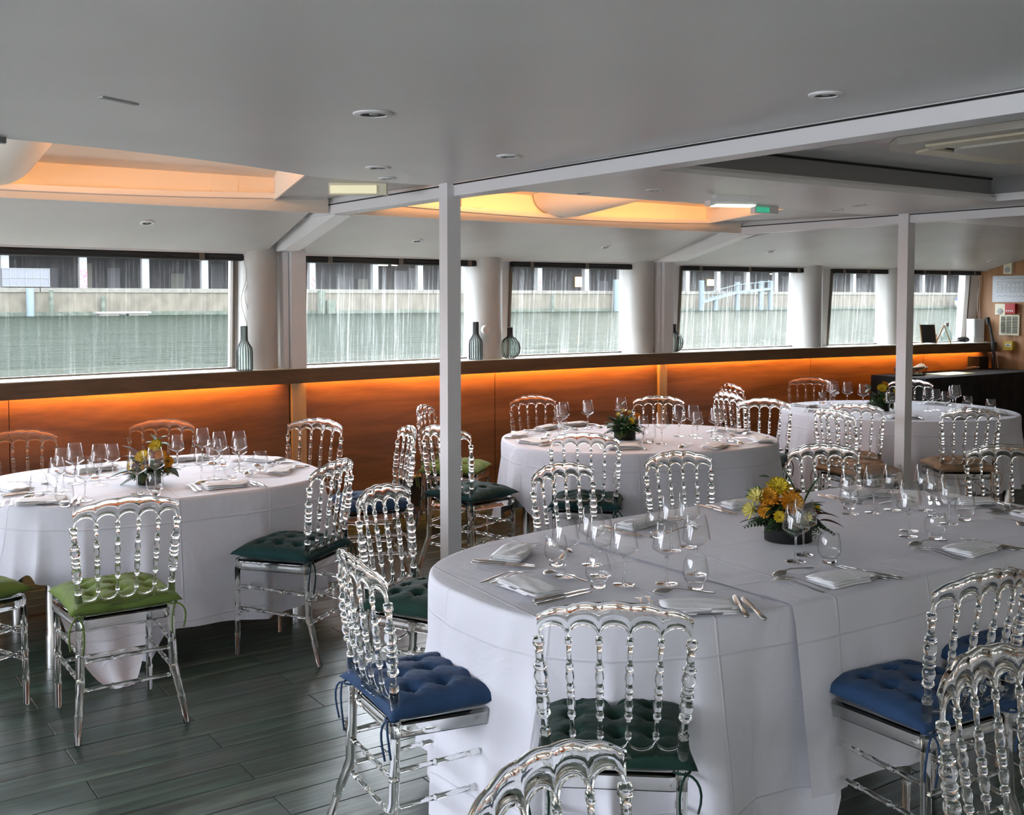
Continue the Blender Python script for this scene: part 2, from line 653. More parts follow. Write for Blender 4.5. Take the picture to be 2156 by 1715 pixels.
# windows: (x0, x1)
WIN = [(-3.7, -1.2), (-0.55, 2.72), (3.25, 4.78), (5.14, 6.63), (7.08, 8.66), (9.10, 9.95), (10.28, 11.2)]
ZB, ZT = 1.18, 1.975
# solid wall pieces between the windows and the strip above
pier = MB()
edges = [XL] + [e for w in WIN for e in w] + [XR]
for i in range(0, len(edges), 2):
    curve_box(pier, edges[i], edges[i + 1], 0.27, 0.40, 1.17, 2.0, 3, -0.04)
curve_box(pier, XL, XR, 0.12, 0.42, 1.975, 2.05)
curve_box(pier, XL, XR, 0.36, 0.42, 2.05, 2.75)
struct(pier.obj('wall_upper', M['white']))
for i, (a, b) in enumerate(WIN):
    w = struct(empty('window_%d' % (i + 1), (0, 0, 0)))
    fr = MB()
    t = 0.022
    curve_box(fr, a, a + t, 0.26, 0.31, ZB, ZT, 2, -0.05)
    curve_box(fr, b - t, b, 0.26, 0.31, ZB, ZT, 2, -0.05)
    curve_box(fr, a + t, b - t, 0.27, 0.31, ZB, ZB + 0.012, None, 0)
    curve_box(fr, a + t, b - t, 0.22, 0.26, ZT - 0.02, ZT, None, 0)
    fr.obj('window_frame', M['greybrown'], w)
    g = MB()
    n = max(2, int((b - a) / 0.25))
    rs = []
    for k in range(n + 1):
        x = a + t + (b - a - 2 * t) * k / n
        rs.append([(x, yl(x) + 0.295, ZB + 0.01), (x, yl(x) + 0.245, ZT - 0.015)])
    g.rings(rs, False, False)
    dirt = (0.2, 0.16, 0.5, 0.38, 0.55, 0.5, 0.4)[i]
    g.obj('glass_pane', pane_material('dirty_pane_%d' % i, dirt, i * 3.7), w, recalc=False)

# white flat posts standing on the ledge at the hull frames
for x in (3.115, 6.755):
    p = MB().box(x - 0.055, yl(x) + 0.02, 1.18, x + 0.055, yl(x) + 0.14, 2.24)
    p.box(x - 0.10, yl(x) + 0.06, 1.18, x - 0.06, yl(x) + 0.12, 2.0)
    struct(p.obj('pillar_at_window', M['white2']))

# round columns on the ledge
colx = [2.87, 4.87, 6.55, 8.75, 9.97]
for x in colx:
    c = MB()
    rad = 0.135
    y0 = yl(x) + 0.19
    ring = []
    for k in range(25):
        a = pi * 1.0 + pi * k / 24
        ring.append((x + rad * cos(a) * 1.0, y0 + rad * sin(a)))
    c.prism(ring + [(x + rad, y0 + 0.12), (x - rad, y0 + 0.12)], 1.18, 2.06, 'z')
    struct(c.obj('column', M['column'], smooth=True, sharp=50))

# ------------------------------------------------------------------ ceilings
CZ = 2.26


def ye(x):
    """window side edge of the first ceiling panel"""
    return 4.38 + 0.50 * min(1.4, abs(x - 0.5) / 1.7) ** 2


ceil = empty('ceiling')
struct(ceil)
c = MB()
N = 40
top, bot = [], []
xs = [XL + (2.93 - XL) * i / N for i in range(N + 1)]
rs = [[(x, YB, CZ), (x, min(4.92, ye(x)), CZ), (x, min(4.92, ye(x)), CZ + 0.035), (x, YB, CZ + 0.035)] for x in xs]
c.rings(rs)
c.obj('ceiling_panel', M['ceiling'], ceil, smooth=True, sharp=30)
c = MB()
c.box(3.0, 3.76, CZ, 6.62, 4.90, CZ + 0.04)
c.box(6.15, YB, CZ, 6.62, 3.76, CZ + 0.04)
c.box(6.62, YB, CZ, XR, 5.0, CZ + 0.04)
c.obj('ceiling_panel', M['ceiling'], ceil)
c = MB()
c.box(3.0, YB, 2.40, 6.2, 3.80, 2.44)
c.obj('raised_panel', M['ceiling'], ceil)
c = MB()
c.box(3.05, 3.72, CZ - 0.005, 6.17, 3.76, CZ + 0.018)
c.box(6.14, YB, CZ - 0.005, 6.17, 3.72, CZ + 0.018)
c.obj('recess_lip', M['white'], ceil)
c = MB()
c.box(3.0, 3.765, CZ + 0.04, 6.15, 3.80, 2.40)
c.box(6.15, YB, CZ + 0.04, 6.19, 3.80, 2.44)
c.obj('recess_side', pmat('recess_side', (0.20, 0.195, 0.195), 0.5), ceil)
c = MB()
c.box(3.0, 3.755, 2.385, 6.15, 3.764, 2.396)
c.obj('shadow_gap', M['gap'], ceil)
c = MB().box(XL, YB, 2.75, XR, 7.62, 2.85)
c.obj('deck', M['white'], ceil)

# cross beams at the hull frames
for x0, x1, nm in ((2.945, 3.10, 'trim_2'), (6.60, 6.76, 'trim_3')):
    b = MB()
    b.prism([(x0, 2.195), (x1 - 0.045, 2.195), (x1, 2.215), (x1, 2.262), (x0, 2.262)], YB, 6.95, 'y')
    ob = struct(b.obj(nm, M['white2']))
    MB().box(x0 - 0.004, YB, 2.250, x0 + 0.01, 6.95, 2.257).obj('shadow_gap', M['gap'], ob)
    # web that carries the beam down to the window post
    wb = MB()
    wb.prism([(6.2, 2.19), (7.0, 2.0), (7.35, 1.99), (7.35, 2.60), (4.9, 2.60), (4.9, 2.262), (6.2, 2.262)], x0 + 0.02, x1 - 0.02, 'x')
    wb.obj('frame_web', M['white'], ob)

# inclined soffits above the windows, one per bay, with a lip at the light well
def soffit(x0, x1, xc, bay3=False):
    nx, ny = 30, 10
    rs = []
    for i in range(nx + 1):
        x = x0 + (x1 - x0) * i / nx
        zt = 2.242 + 0.048 * ((x - xc) / 1.85) ** 2 if not bay3 else 2.262
        yt = 6.2 if not bay3 else 5.0
        yb = yl(x) + 0.13
        sec = []
        for j in range(ny + 1):
            t = j / ny
            yy = yb + (yt - yb) * t
            zz = 1.985 + (zt - 1.985) * (t if not bay3 else sin(t * pi / 2) ** 0.9)
            sec.append((x, yy, zz))
        back = [(p[0], p[1] + 0.01, p[2] + 0.03) for p in reversed(sec)]
        rs.append(sec + back)
    m = MB().rings(rs)
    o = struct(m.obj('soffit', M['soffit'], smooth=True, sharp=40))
    if not bay3:
        lip = MB()
        rs = []
        for i in range(nx + 1):
            x = x0 + (x1 - x0) * i / nx
            zt = 2.242 + 0.048 * ((x - xc) / 1.85) ** 2
            rs.append([(x, 6.17, zt - 0.004), (x, 6.215, zt - 0.004), (x, 6.215, zt + 0.028), (x, 6.17, zt + 0.028)])
        lip.rings(rs).obj('lip', M['white'], o)
    return o


soffit(-0.78, 2.90, 1.05)
soffit(3.13, 6.60, 4.85)
soffit(6.78, 11.34, 9, True)
soffit(-4.0, -0.9, -2.6)

# light wells between ceiling and soffit: back wall, sloping top, ends, rib
def well(x0, x1, r_end, l_end, ribx, n):
    w = struct(empty('ceiling_well_%d' % n))
    b = MB()
    b.box(x0, 6.22, 2.20, x1, 6.25, 2.60)
    b.add([(x0, 6.23, 2.395), (x1, 6.23, 2.395), (x1, 4.2, 2.62), (x0, 4.2, 2.62)], [(0, 1, 2, 3)])
    b.add([(x0, 4.2, 2.62), (x1, 4.2, 2.62), (x1, 4.2, 2.28), (x0, 4.2, 2.28)], [(0, 1, 2, 3)])
    b.obj('well_lining', M['well'], w, recalc=False)
    # end wall and the grey end panels
    for (ya, xa, yb_, xb, side) in ((4.86, r_end[0], 6.22, r_end[1], 1), (4.86, l_end[0], 6.22, l_end[1], -1)):
        e = MB()
        e.prism([(xa, ya), (xb, yb_), (xb + 0.012 * side, yb_), (xa + 0.012 * side, ya)], 2.262, 2.6, 'z')
        e.obj('well_end', M['well'], w)
        xe = x1 if side > 0 else x0
        p = MB()
        p.add([(xa, 4.80, 2.263), (xb, 6.2, 2.283), (xe, 6.2, 2.292), (xe, 4.80, 2.263),
               (xa, 4.80, 2.285), (xb, 6.2, 2.305), (xe, 6.2, 2.315), (xe, 4.80, 2.285)],
              [(0, 1, 2, 3), (4, 7, 6, 5), (0, 4, 5, 1), (1, 5, 6, 2), (2, 6, 7, 3), (3, 7, 4, 0)])
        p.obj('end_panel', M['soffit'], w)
    # half round hull rib crossing the well
    rb = MB()
    rr = []
    for k in range(13):
        a = pi + pi * k / 12
        rr.append((cos(a), sin(a)))
    rs = []
    for t in (0, 0.08, 0.5, 1.0):
        yy = 6.2 - 1.9 * t
        zz = 2.40 + 0.17 * t
        r = 0.13 + 0.10 * (1 - t)
        h = 0.17 if t > 0.05 else 0.15
        rs.append([(ribx + r * cx, yy, zz + h * cz) for cx, cz in rr] + [(ribx + r, yy, zz + 0.14), (ribx - r, yy, zz + 0.14)])
    rb.rings(rs).obj('hull_rib', M['well'], w, smooth=True, sharp=50)
    for q in (x1 - 0.75, x0 + 0.8):
        MB().box(q, 6.205, 2.285, q + 0.16, 6.222, 2.375).obj('access_cover', M['well'], w)
    return w


well(-0.75, 2.93, (2.17, 2.57), (-0.4, -0.6), 0.98, 1)
well(3.10, 6.60, (5.6, 6.2), (3.5, 3.3), 4.72, 2)
# led strips hidden behind the ceiling edge, shining across the wells
for a, b in ((-0.6, 0.0), (0.0, 0.7), (0.7, 1.3), (1.3, 1.9), (3.5, 4.5), (4.5, 5.6)):
    xm = (a + b) / 2
    area_light('well_led_strip', (xm, (ye(xm) if a < 3 else 4.9) - 0.34, 2.312), (radians(96), 0, 0), b - a, 0.02, 24 * (b - a), (1.0, 0.44, 0.13))
for x in (1.1, 4.85):
    pl = bpy.data.lights.new('rib_lamp', 'POINT')
    pl.energy = 1.6
    pl.color = (1.0, 0.55, 0.2)
    pl.shadow_soft_size = 0.015
    po = bpy.data.objects.new('rib_lamp', pl)
    po.location = (x, 6.19, 2.292)
    COL.objects.link(po)
# led strip under the ledge, washing the wood panels
seg = [(-0.7, 1.2), (1.2, 3.0), (3.2, 5.0), (5.0, 6.7), (6.8, 8.7), (8.7, 11.2)]
for a, b in seg:
    xm = (a + b) / 2
    sl = atan2(yl(b) - yl(a), b - a)
    ll = area_light('ledge_led_strip', (xm, yl(xm) + 0.055, 1.135), (radians(30), 0, sl), b - a, 0.015, 9.0 * (b - a) / 1.8, (1.0, 0.40, 0.07))
    ll.data.spread = radians(115)
    st = MB().box(-(b - a) / 2, -0.008, -0.003, (b - a) / 2, 0.008, 0.003).obj('led_profile', M['grey'], loc=(xm, yl(xm) + 0.055, 1.142), rz=sl)
    tag(st, 'thin LED profile under the window ledge, section %s' % ('at the left edge of the photo', 'behind the left table', 'behind the chairs beside the white pillar', 'behind the middle table', 'behind the far table', 'behind the buffet')[seg.index((a, b))], 'light strip', 'LED profiles under the ledge')

# ------------------------------------------------------------------ the other walls of the saloon
ew = struct(MB().box(XR, YB, -0.02, XR + 0.1, 7.12, 2.75).obj('wall_end', M['plywood']))
ow = MB()
ow.box(XL, YB - 0.1, -0.02, XR, YB, 0.95)
ow.box(XL, YB - 0.1, 2.15, XR, YB, 2.75)
for k in range(9):
    x = XL + k * (XR - XL) / 8
    ow.box(x - 0.16, YB - 0.1, 0.95, x + 0.06, YB, 2.15)
struct(ow.obj('wall_opposite', M['white']))
lw_ = MB()
lw_.box(XL - 0.1, YB, 2.1, XL, 7.5, 2.75)
lw_.box(XL - 0.1, YB, -0.02, XL, 7.5, 0.9)
for y in (YB, 0.4, 3.8, 7.2):
    lw_.box(XL - 0.1, y - 0.2, 0.9, XL, y + 0.2, 2.1)
struct(lw_.obj('wall_left', M['white']))

# two square pillars standing free on the floor
for x, y, lab in ((2.945, 4.80, 'white square steel pillar in the middle of the room'), (6.62, 4.68, 'white square steel pillar by the far table')):
    p = MB().box(x - 0.04, y - 0.04, 0, x + 0.04, y + 0.04, 2.262)
    o = struct(p.obj('pillar', M['white2']))

# daylight portals in the open window bands of the other sides
for k in range(8):
    a = XL + k * (XR - XL) / 8
    w_ = (XR - XL) / 8
    p = area_light('window_portal', (a + w_ / 2, YB, 1.55), (radians(90), 0, 0), w_ - 0.32, 1.2, 1, (1, 1, 1))
    p.data.cycles.is_portal = True
for a, b in ((YB, 0.4), (0.4, 3.8), (3.8, 7.2)):
    p = area_light('window_portal', (XL, (a + b) / 2, 1.5), (0, radians(-90), 0), 1.2, b - a - 0.4, 1, (1, 1, 1))
    p.data.cycles.is_portal = True


# ------------------------------------------------------------------ chairs
CH = {}


def bx_back(s, z):
    """surface of the curved chair back"""
    t = (z - 0.45) / 0.42
    return s * (0.168 + 0.030 * t), -0.175 - 0.042 * t - 0.030 * (1 - s * s) * (0.35 + 0.65 * t)


def sheet(mb, ss, zlo, zhi, th_edge, th_mid):
    """closed plate following the chair back between zlo(s) and zhi(s), thick rims and a thinner middle"""
    prof = [(0.0, 0.45), (0.03, 0.85), (0.075, 1.0), (0.12, 0.9), (0.16, 0.40), (0.5, 0.36), (0.84, 0.40), (0.88, 0.9), (0.925, 1.0), (0.97, 0.85), (1.0, 0.45)]
    rs = []
    for s in ss:
        a, b = zlo(s), zhi(s)
        front, back = [], []
        for t, k in prof:
            h = th_edge * k if k > 0.42 else th_mid
            z = a + (b - a) * t
            x, y = bx_back(s, z)
            front.append((x, y + h, z))
            back.append((x, y - h, z))
        rs.append(front + back[::-1])
    mb.rings(rs)


def rail_top(s):
    return 0.874 + 0.046 * (1 - abs(s) ** 2.3) + 0.0016 * cos(2 * pi * s * 2.5)


def arch(s):
    u = (s * 2.5 + 2.5) % 1.0
    u = 2 * u - 1
    if abs(s) >= 0.9999:
        u = 1
    return 0.806 + 0.014 * (1 - s * s) + 0.036 * sqrt(max(0, 1 - u * u))


def scallop(s):
    u = (s * 2.5 + 2.5) % 1.0
    u = 2 * u - 1
    if abs(s) >= 0.9999:
        u = 1
    return 0.556 - 0.030 * sqrt(max(0, 1 - u * u))


def bead_profile(z0, z1, r, big):
    """(z, radius) list of a turned spindle"""
    L = z1 - z0
    f = [(0, 1.15), (0.055, 1.15), (0.06, 0.95), (0.07, 0.82), (0.17, 0.78), (0.20, 0.85), (0.205, 1.2), (0.225, 1.3), (0.245, 1.2), (0.25, 0.85),
         (0.29, 1.15), (0.335, 1.35), (0.38, 1.2), (0.405, 0.85), (0.41, 1.1), (0.435, 1.3), (0.46, 1.1), (0.465, 0.85), (0.47, 1.1), (0.50, 1.32), (0.53, 1.1), (0.535, 0.85),
         (0.56, 1.05), (0.60, 1.38), (0.645, 1.25), (0.68, 0.9), (0.685, 1.2), (0.71, 1.3), (0.73, 1.15), (0.735, 0.85), (0.80, 0.78), (0.92, 0.84), (0.925, 1.15), (0.94, 1.25), (0.955, 1.15), (1, 1.1)]
    return [(z0 + L * a, r * (b * big if 0.2 < a < 0.74 else b)) for a, b in f]


def spindle(mb, s, z0, z1, r, big, seg):
    pts, rad = [], []
    for z, rr in bead_profile(z0, z1, r, big):
        x, y = bx_back(s, z)
        pts.append((x, y, z))
        rad.append(rr)
    mb.tube(pts, rad, seg)


SS = [-1 + 2 * i / 50 for i in range(51)]


def chair_parts(seg, near):
    a = M['acrylic']
    P = []
    m = MB()
    sheet(m, SS, arch, rail_top, 0.0066, 0.0032)
    P.append(('top_rail', m.data('top_rail', a, sharp=60)))
    m = MB()
    sheet(m, SS[1:-1], lambda s: 0.492, scallop, 0.0065, 0.003)
    P.append(('lower_rail', m.data('lower_rail', a, sharp=60)))
    for s in (-0.6, -0.2, 0.2, 0.6):
        m = MB()
        spindle(m, s, 0.552, arch(s) + 0.004, 0.0075, 1.12, seg)
        P.append(('spindle', m.data('spindle', a)))
    for s in (-1, 1):
        m = MB()
        spindle(m, s, 0.55, 0.812, 0.0125, 1.12, seg)
        # lower post and splayed rear leg
        pts, rad = [], []
        for (x, y, z, r) in ((s * 0.1755, -0.186, 0.552, 0.014), (s * 0.1735, -0.182, 0.47, 0.0145), (s * 0.1735, -0.182, 0.465, 0.0165), (s * 0.173, -0.181, 0.445, 0.0165), (s * 0.173, -0.181, 0.44, 0.0145),
                             (s * 0.173, -0.184, 0.33, 0.0145), (s * 0.174, -0.186, 0.305, 0.0165), (s * 0.176, -0.19, 0.22, 0.0155), (s * 0.178, -0.195, 0.20, 0.0175), (s * 0.181, -0.202, 0.185, 0.0145),
                             (s * 0.192, -0.228, 0.11, 0.0135), (s * 0.193, -0.23, 0.105, 0.0152), (s * 0.194, -0.232, 0.098, 0.0135), (s * 0.2048, -0.2615, 0.003, 0.0122), (s * 0.205, -0.262, 0.0005, 0.0095)):
            pts.append((x, y, z))
            rad.append(r)
        m2 = MB()
        m2.tube(pts, rad, seg + 2)
        P.append(('back_post', m.data('back_post', a)))
        P.append(('leg', m2.data('rear_leg', a)))
    for s in (-1, 1):
        m = MB()
        pts, rad = [], []
        for (z, r) in ((0.418, 0.013), (0.34, 0.0125), (0.335, 0.015), (0.325, 0.015), (0.32, 0.0125), (0.235, 0.0125), (0.23, 0.015), (0.22, 0.015), (0.215, 0.0125), (0.11, 0.0125), (0.105, 0.0145), (0.098, 0.0145), (0.095, 0.0125), (0.003, 0.0115), (0.0005, 0.009)):
            pts.append((s * (0.182 + 0.004 * (0.42 - z)), 0.185 + 0.01 * (0.42 - z), z))
            rad.append(r)
        m.tube(pts, rad, seg + 2)
        P.append(('leg', m.data('front_leg', a)))
    # seat: rounded trapezoid, plate with a deeper rim
    ring = []
    cs = [(-0.178, -0.185, 0.03), (0.178, -0.185, 0.03), (0.205, 0.205, 0.05), (-0.205, 0.205, 0.05)]
    for i, (cx, cy_, r) in enumerate(cs):
        a0 = (pi, 1.5 * pi, 0, 0.5 * pi)[i]
        ox = cx + (r if cx < 0 else -r)
        oy = cy_ + (r if cy_ < 0 else -r)
        for k in range(7):
            an = a0 + 0.5 * pi * k / 6
            ring.append((ox + r * cos(an), oy + r * sin(an)))
        if i == 1:
            pass

    def sc(f, z):
        return [(x * f, (y - 0.01) * f + 0.01, z) for x, y in ring]
    m = MB()
    m.rings([sc(0.86, 0.445), sc(0.93, 0.443), sc(0.955, 0.412), sc(0.985, 0.41), sc(1.0, 0.416), sc(1.0, 0.45), sc(0.985, 0.456), sc(0.93, 0.458), sc(0.5, 0.458)])
    # close the bottom: recessed plate
    P.append(('seat', m.data('seat', a, sharp=55)))

    def stretcher(p, q):
        p, q = Vector(p), Vector(q)
        L = (q - p).length
        pts, rad = [], []
        nn = 3
        for k in range(nn + 1):
            t = k / nn
            for dt, r in ((-0.02, 0.0078), (-0.012, 0.0098), (0.012, 0.0098), (0.02, 0.0078)):
                tt = t + dt
                if tt < 0 or tt > 1:
                    continue
                pts.append(p.lerp(q, tt))
                rad.append(r)
        m = MB().tube(pts, rad, seg)
        P.append(('stretcher', m.data('stretcher', a)))
    for s in (-1, 1):
        for zr, zf in ((0.315, 0.33), (0.21, 0.225)):
            stretcher((s * 0.173, -0.175, zr), (s * 0.184, 0.178, zf))
    for z in (0.30, 0.19):
        stretcher((-0.176, 0.186, z), (0.176, 0.186, z))
        stretcher((-0.168, -0.186, z - 0.01), (0.168, -0.186, z - 0.01))
    return P


near_parts = chair_parts(12, True)
far_parts = chair_parts(8, False)


# tufted cushions: two shapes per colour
def cushion_mesh(seed, mat, n=46):
    rnd = random.Random(seed)
    tufts = []
    for i in (-1, 0, 1):
        for j in (-1, 0, 1):
            tufts.append((i * 0.105 + rnd.uniform(-0.008, 0.008), j * 0.105 + rnd.uniform(-0.008, 0.008)))
    H = 0.212
    off = [rnd.uniform(0, 6) for _ in range(4)]

    def edge(u, v):
        # pull the sides in a little, keep pointed corners
        x = H * u * (1 + 0.00 - 0.06 * (1 - v * v) * abs(u) + 0.006 * sin(9 * v + off[0]))
        y = H * v * (1 + 0.00 - 0.06 * (1 - u * u) * abs(v) + 0.006 * sin(9 * u + off[1]))
        return x, y

    def height(u, v, x, y):
        e = (1 - abs(u) ** 3.0) * (1 - abs(v) ** 3.0)
        h = 0.060 * max(0, e) ** 0.42
        for tx, ty in tufts:
            d2 = (x - tx) ** 2 + (y - ty) ** 2
            h *= 1 - 0.62 * math.exp(-d2 / 0.00038)
            # radiating gathers
            d = sqrt(d2)
            if d < 0.085:
                an = atan2(y - ty, x - tx)
                h -= 0.0035 * math.exp(-((d - 0.03) / 0.022) ** 2) * (0.5 + 0.5 * cos(4 * an + 0.0)) ** 2
                h += 0.0018 * math.exp(-((d - 0.035) / 0.022) ** 2) * sin(9 * an + tx * 80 + off[2])
        h += 0.004 * noise.noise(Vector((x * 14 + seed, y * 14, 0)))
        # puckers along the seam
        r = max(abs(u), abs(v))
        if r > 0.8:
            h += 0.003 * (r - 0.8) * 5 * (1 - r) * 4 * sin((u if abs(v) > abs(u) else v) * 22 + off[3])
        return max(h, 0.0)
    vs, fs = [], []
    for j in range(n + 1):
        for i in range(n + 1):
            u, v = -1 + 2 * i / n, -1 + 2 * j / n
            x, y = edge(u, v)
            vs.append((x, y, 0.022 + height(u, v, x, y) * (1 if max(abs(u), abs(v)) < 1 else 0)))
    nb_ = len(vs)
    for j in range(n):
        for i in range(n):
            a = j * (n + 1) + i
            fs.append((a, a + 1, a + n + 2, a + n + 1))
    # underside, coarser bulge, sharing the seam
    idx = {}
    for j in range(n + 1):
        for i in range(n + 1):
            if i in (0, n) or j in (0, n):
                idx[(i, j)] = j * (n + 1) + i
            else:
                u, v = -1 + 2 * i / n, -1 + 2 * j / n
                x, y = edge(u, v)
                e = (1 - abs(u) ** 4) * (1 - abs(v) ** 4)
                idx[(i, j)] = len(vs)
                vs.append((x, y, 0.022 - 0.021 * min(1, e * 2.2)))
    for j in range(n):
        for i in range(n):
            fs.append((idx[(i, j)], idx[(i, j + 1)], idx[(i + 1, j + 1)], idx[(i + 1, j)]))
    me = MB().add(vs, fs).data('cushion_pad', mat, smooth=True, sharp=None)
    return me


def tie_mesh(side, mat, k):
    """a tie that loops round the rear post and hangs down in two ends"""
    m = MB()
    px, py = side * 0.172, -0.19
    loop = [(px + 0.021 * cos(a), py + 0.021 * sin(a), 0.012) for a in [radians(90 - side * 20 + t * 36) for t in range(10)]]
    m.tube([(px * 0.93, py + 0.03, 0.02)] + loop, 0.0036, 6)
    kx, ky = px + side * 0.012, py - 0.021
    for e, (dx, L) in enumerate(((0.035, 0.125), (-0.016, 0.15))):
        pts = []
        for t in range(7):
            q = t / 6
            pts.append((kx + side * dx * sin(q * 2.2) * (1.0 if e == 0 else 1.2), ky - 0.012 * sin(q * 3), 0.012 + 0.008 * sin(q * 3) - L * q ** 1.5 * (1 if k == 0 else 0.8)))
        m.tube(pts, 0.0034, 6)
    return m.data('tie', mat)


CM = {}
for c in ('lime', 'teal', 'forest', 'blue', 'beige'):
    mt = M['velvet_' + c]
    CM[c] = [cushion_mesh(3 + 5 * i, mt) for i in range(2)], [tie_mesh(-1, mt, 0), tie_mesh(1, mt, 1)]

# x, y, yaw(deg; seat looks along yaw from +y anticlockwise), near, chair label, cushion colour, cushion label
CHAIRS = [
    (1.14, 4.44, -1, 1, 'clear acrylic chair at the near side of the left table, lime cushion', 'lime', 'lime green tufted cushion on the chair in front of the left table'),
    (2.06, 4.80, 35, 1, 'clear acrylic chair at the right corner of the left table, seen from behind', 'teal', 'dark teal cushion on the chair at the left table\'s right corner'),
    (2.66, 6.13, 124, 0, 'clear chair beyond the left table, in front of the pale wood strip', None, None),
    (1.95, 6.55, 156, 0, 'clear chair against the wood wall, behind the left table\'s flowers', None, None),
    (1.20, 6.45, 178, 0, 'clear chair against the wood wall at the photo\'s left edge', None, None),
    (2.15, 3.65, 210, 1, 'clear chair between the left and front tables, dark green cushion, facing the viewer', 'forest', 'dark green tufted cushion beside the front table\'s left end'),
    (1.66, 2.84, 264, 1, 'clear chair seen side-on at the front table\'s left end, blue cushion', 'blue', 'bright blue tufted cushion at the front table\'s left end'),
    (1.885, 2.225, 320, 1, 'clear chair with its back to the viewer in front of the front table', 'forest', 'dark green cushion seen through the chair back at the front table'),
    (1.09, 1.18, 192, 1, 'nearest clear chair, only its top rail rising at the bottom edge', None, None),
    (3.96, 4.92, 316, 1, 'clear chair with its back to the viewer before the middle table', 'teal', 'dark teal cushion on the chair before the middle table'),
    (3.02, 3.68, 188, 1, 'clear chair behind the front table, next to its left glass cluster', None, None),
    (3.66, 3.66, 172, 1, 'clear chair behind the front table, left of the yellow bouquet', None, None),
    (4.40, 3.45, 155, 1, 'clear chair behind the front table, right of the yellow bouquet', 'teal', 'teal cushion glimpsed behind the glasses right of the yellow bouquet'),
    (4.87, 6.55, 172, 0, 'clear chair at the wood wall, left behind the middle table', None, None),
    (5.57, 6.04, 143, 0, 'clear chair behind the middle table\'s flowers, before the pale strip', None, None),
    (2.90, 5.62, 75, 0, 'clear chair nearly edge-on left of the middle pillar, blue cushion', 'blue', 'small blue cushion seen between the left table and the middle pillar'),
    (3.55, 5.55, 285, 1, 'clear chair half hidden by the middle pillar, teal cushion', 'teal', 'teal tufted cushion right of the middle pillar'),
    (4.00, 6.45, 222, 0, 'clear chair near the wood wall, just left of the middle pillar', 'lime', 'olive green cushion behind the middle pillar'),
    (8.05, 6.70, 130, 0, 'clear chair at the wall left behind the far table', None, None),
    (6.62, 5.12, 314, 0, 'clear chair with its back to the viewer at the far table\'s left', 'beige', 'beige cushion on the chair left before the far table'),
    (6.01, 5.47, 122, 0, 'clear chair at the middle table\'s right end, facing left', 'teal', 'dark cushion at the middle table\'s right end'),
    (6.60, 6.10, 262, 0, 'clear chair seen edge-on behind the middle table\'s right end', None, None),
    (7.28, 6.70, 255, 0, 'small far clear chair at the wall between middle and far tables', None, None),
    (7.00, 4.49, 322, 1, 'clear chair with its back to the viewer right of the far pillar', 'beige', 'brown fluffy cushion on the chair right of the far pillar'),
    (2.82, 1.93, -6, 1, 'clear chair in front of the front table at right, blue cushion', 'blue', 'large blue tufted cushion at the front table\'s right side'),
    (2.14, 1.06, 180, 1, 'clear chair back cut by the right edge at the bottom', None, None),
    (5.10, 2.93, 140, 1, 'clear chair at the front table\'s far right end', None, None),
    (8.62, 6.00, 130, 0, 'clear chair behind the far table, mostly hidden by the far pillar', None, None),
    (3.39, 1.94, -4, 1, 'clear chair mostly off the right edge, second at the front table', 'blue', 'blue cushion tip behind the chair back at the right edge'),
    (0.62, 4.85, -70, 1, 'clear chair at the photo\'s left edge, only seat and legs showing', 'lime', 'lime cushion cut off by the photo\'s left edge'),
    (9.0, 5.02, 60, 0, 'clear chair at the far table\'s right, cut by the photo\'s right edge', None, None),
    (6.25, 4.78, 262, 0, 'clear chair seen edge-on left of the far pillar', 'beige', 'beige cushion just left of the far pillar'),
]
for i, (x, y, a, near, lab, cc, clab) in enumerate(CHAIRS):
    place('acrylic_chair', near_parts if near else far_parts, (x, y, 0), radians(a), lab, 'chair', 'clear acrylic spindle-back chairs')
    if cc:
        pads, ties = CM[cc]
        e = place('seat_cushion', [('pad', pads[i % 2]), ('tie', ties[0]), ('tie', ties[1])], (x, y, 0.458), radians(a), clab, 'cushion', 'tufted velvet seat cushions')

# ------------------------------------------------------------------ tables
def superell(hl, hw, n, th):
    c, s = cos(th), sin(th)
    return hl * (abs(c) ** (2 / n)) * (1 if c >= 0 else -1), hw * (abs(s) ** (2 / n)) * (1 if s >= 0 else -1)


def tbl_base(name, cx, cy_, hl, hw, n, rot, lab):
    t = tag(empty(name, (cx, cy_, 0), rot), lab, 'table')
    m = MB()
    pts = [superell(hl - 0.012, hw - 0.012, n, 2 * pi * k / 64) for k in range(64)]
    m.prism(pts, 0.722, 0.746, 'z')
    m.obj('tabletop', M['lightwood'], t)
    for sx in (-1, 1):
        for sy in (-1, 1):
            lx, ly = sx * (hl * 0.72), sy * (hw * 0.62)
            l = MB().tube([(lx, ly, 0.722), (lx, ly, 0.14), (lx, ly, 0.13), (lx, ly, 0.0)], [0.027, 0.027, 0.032, 0.032], 16)
            l.obj('leg', M['chrome'], t, smooth=True)
    return t


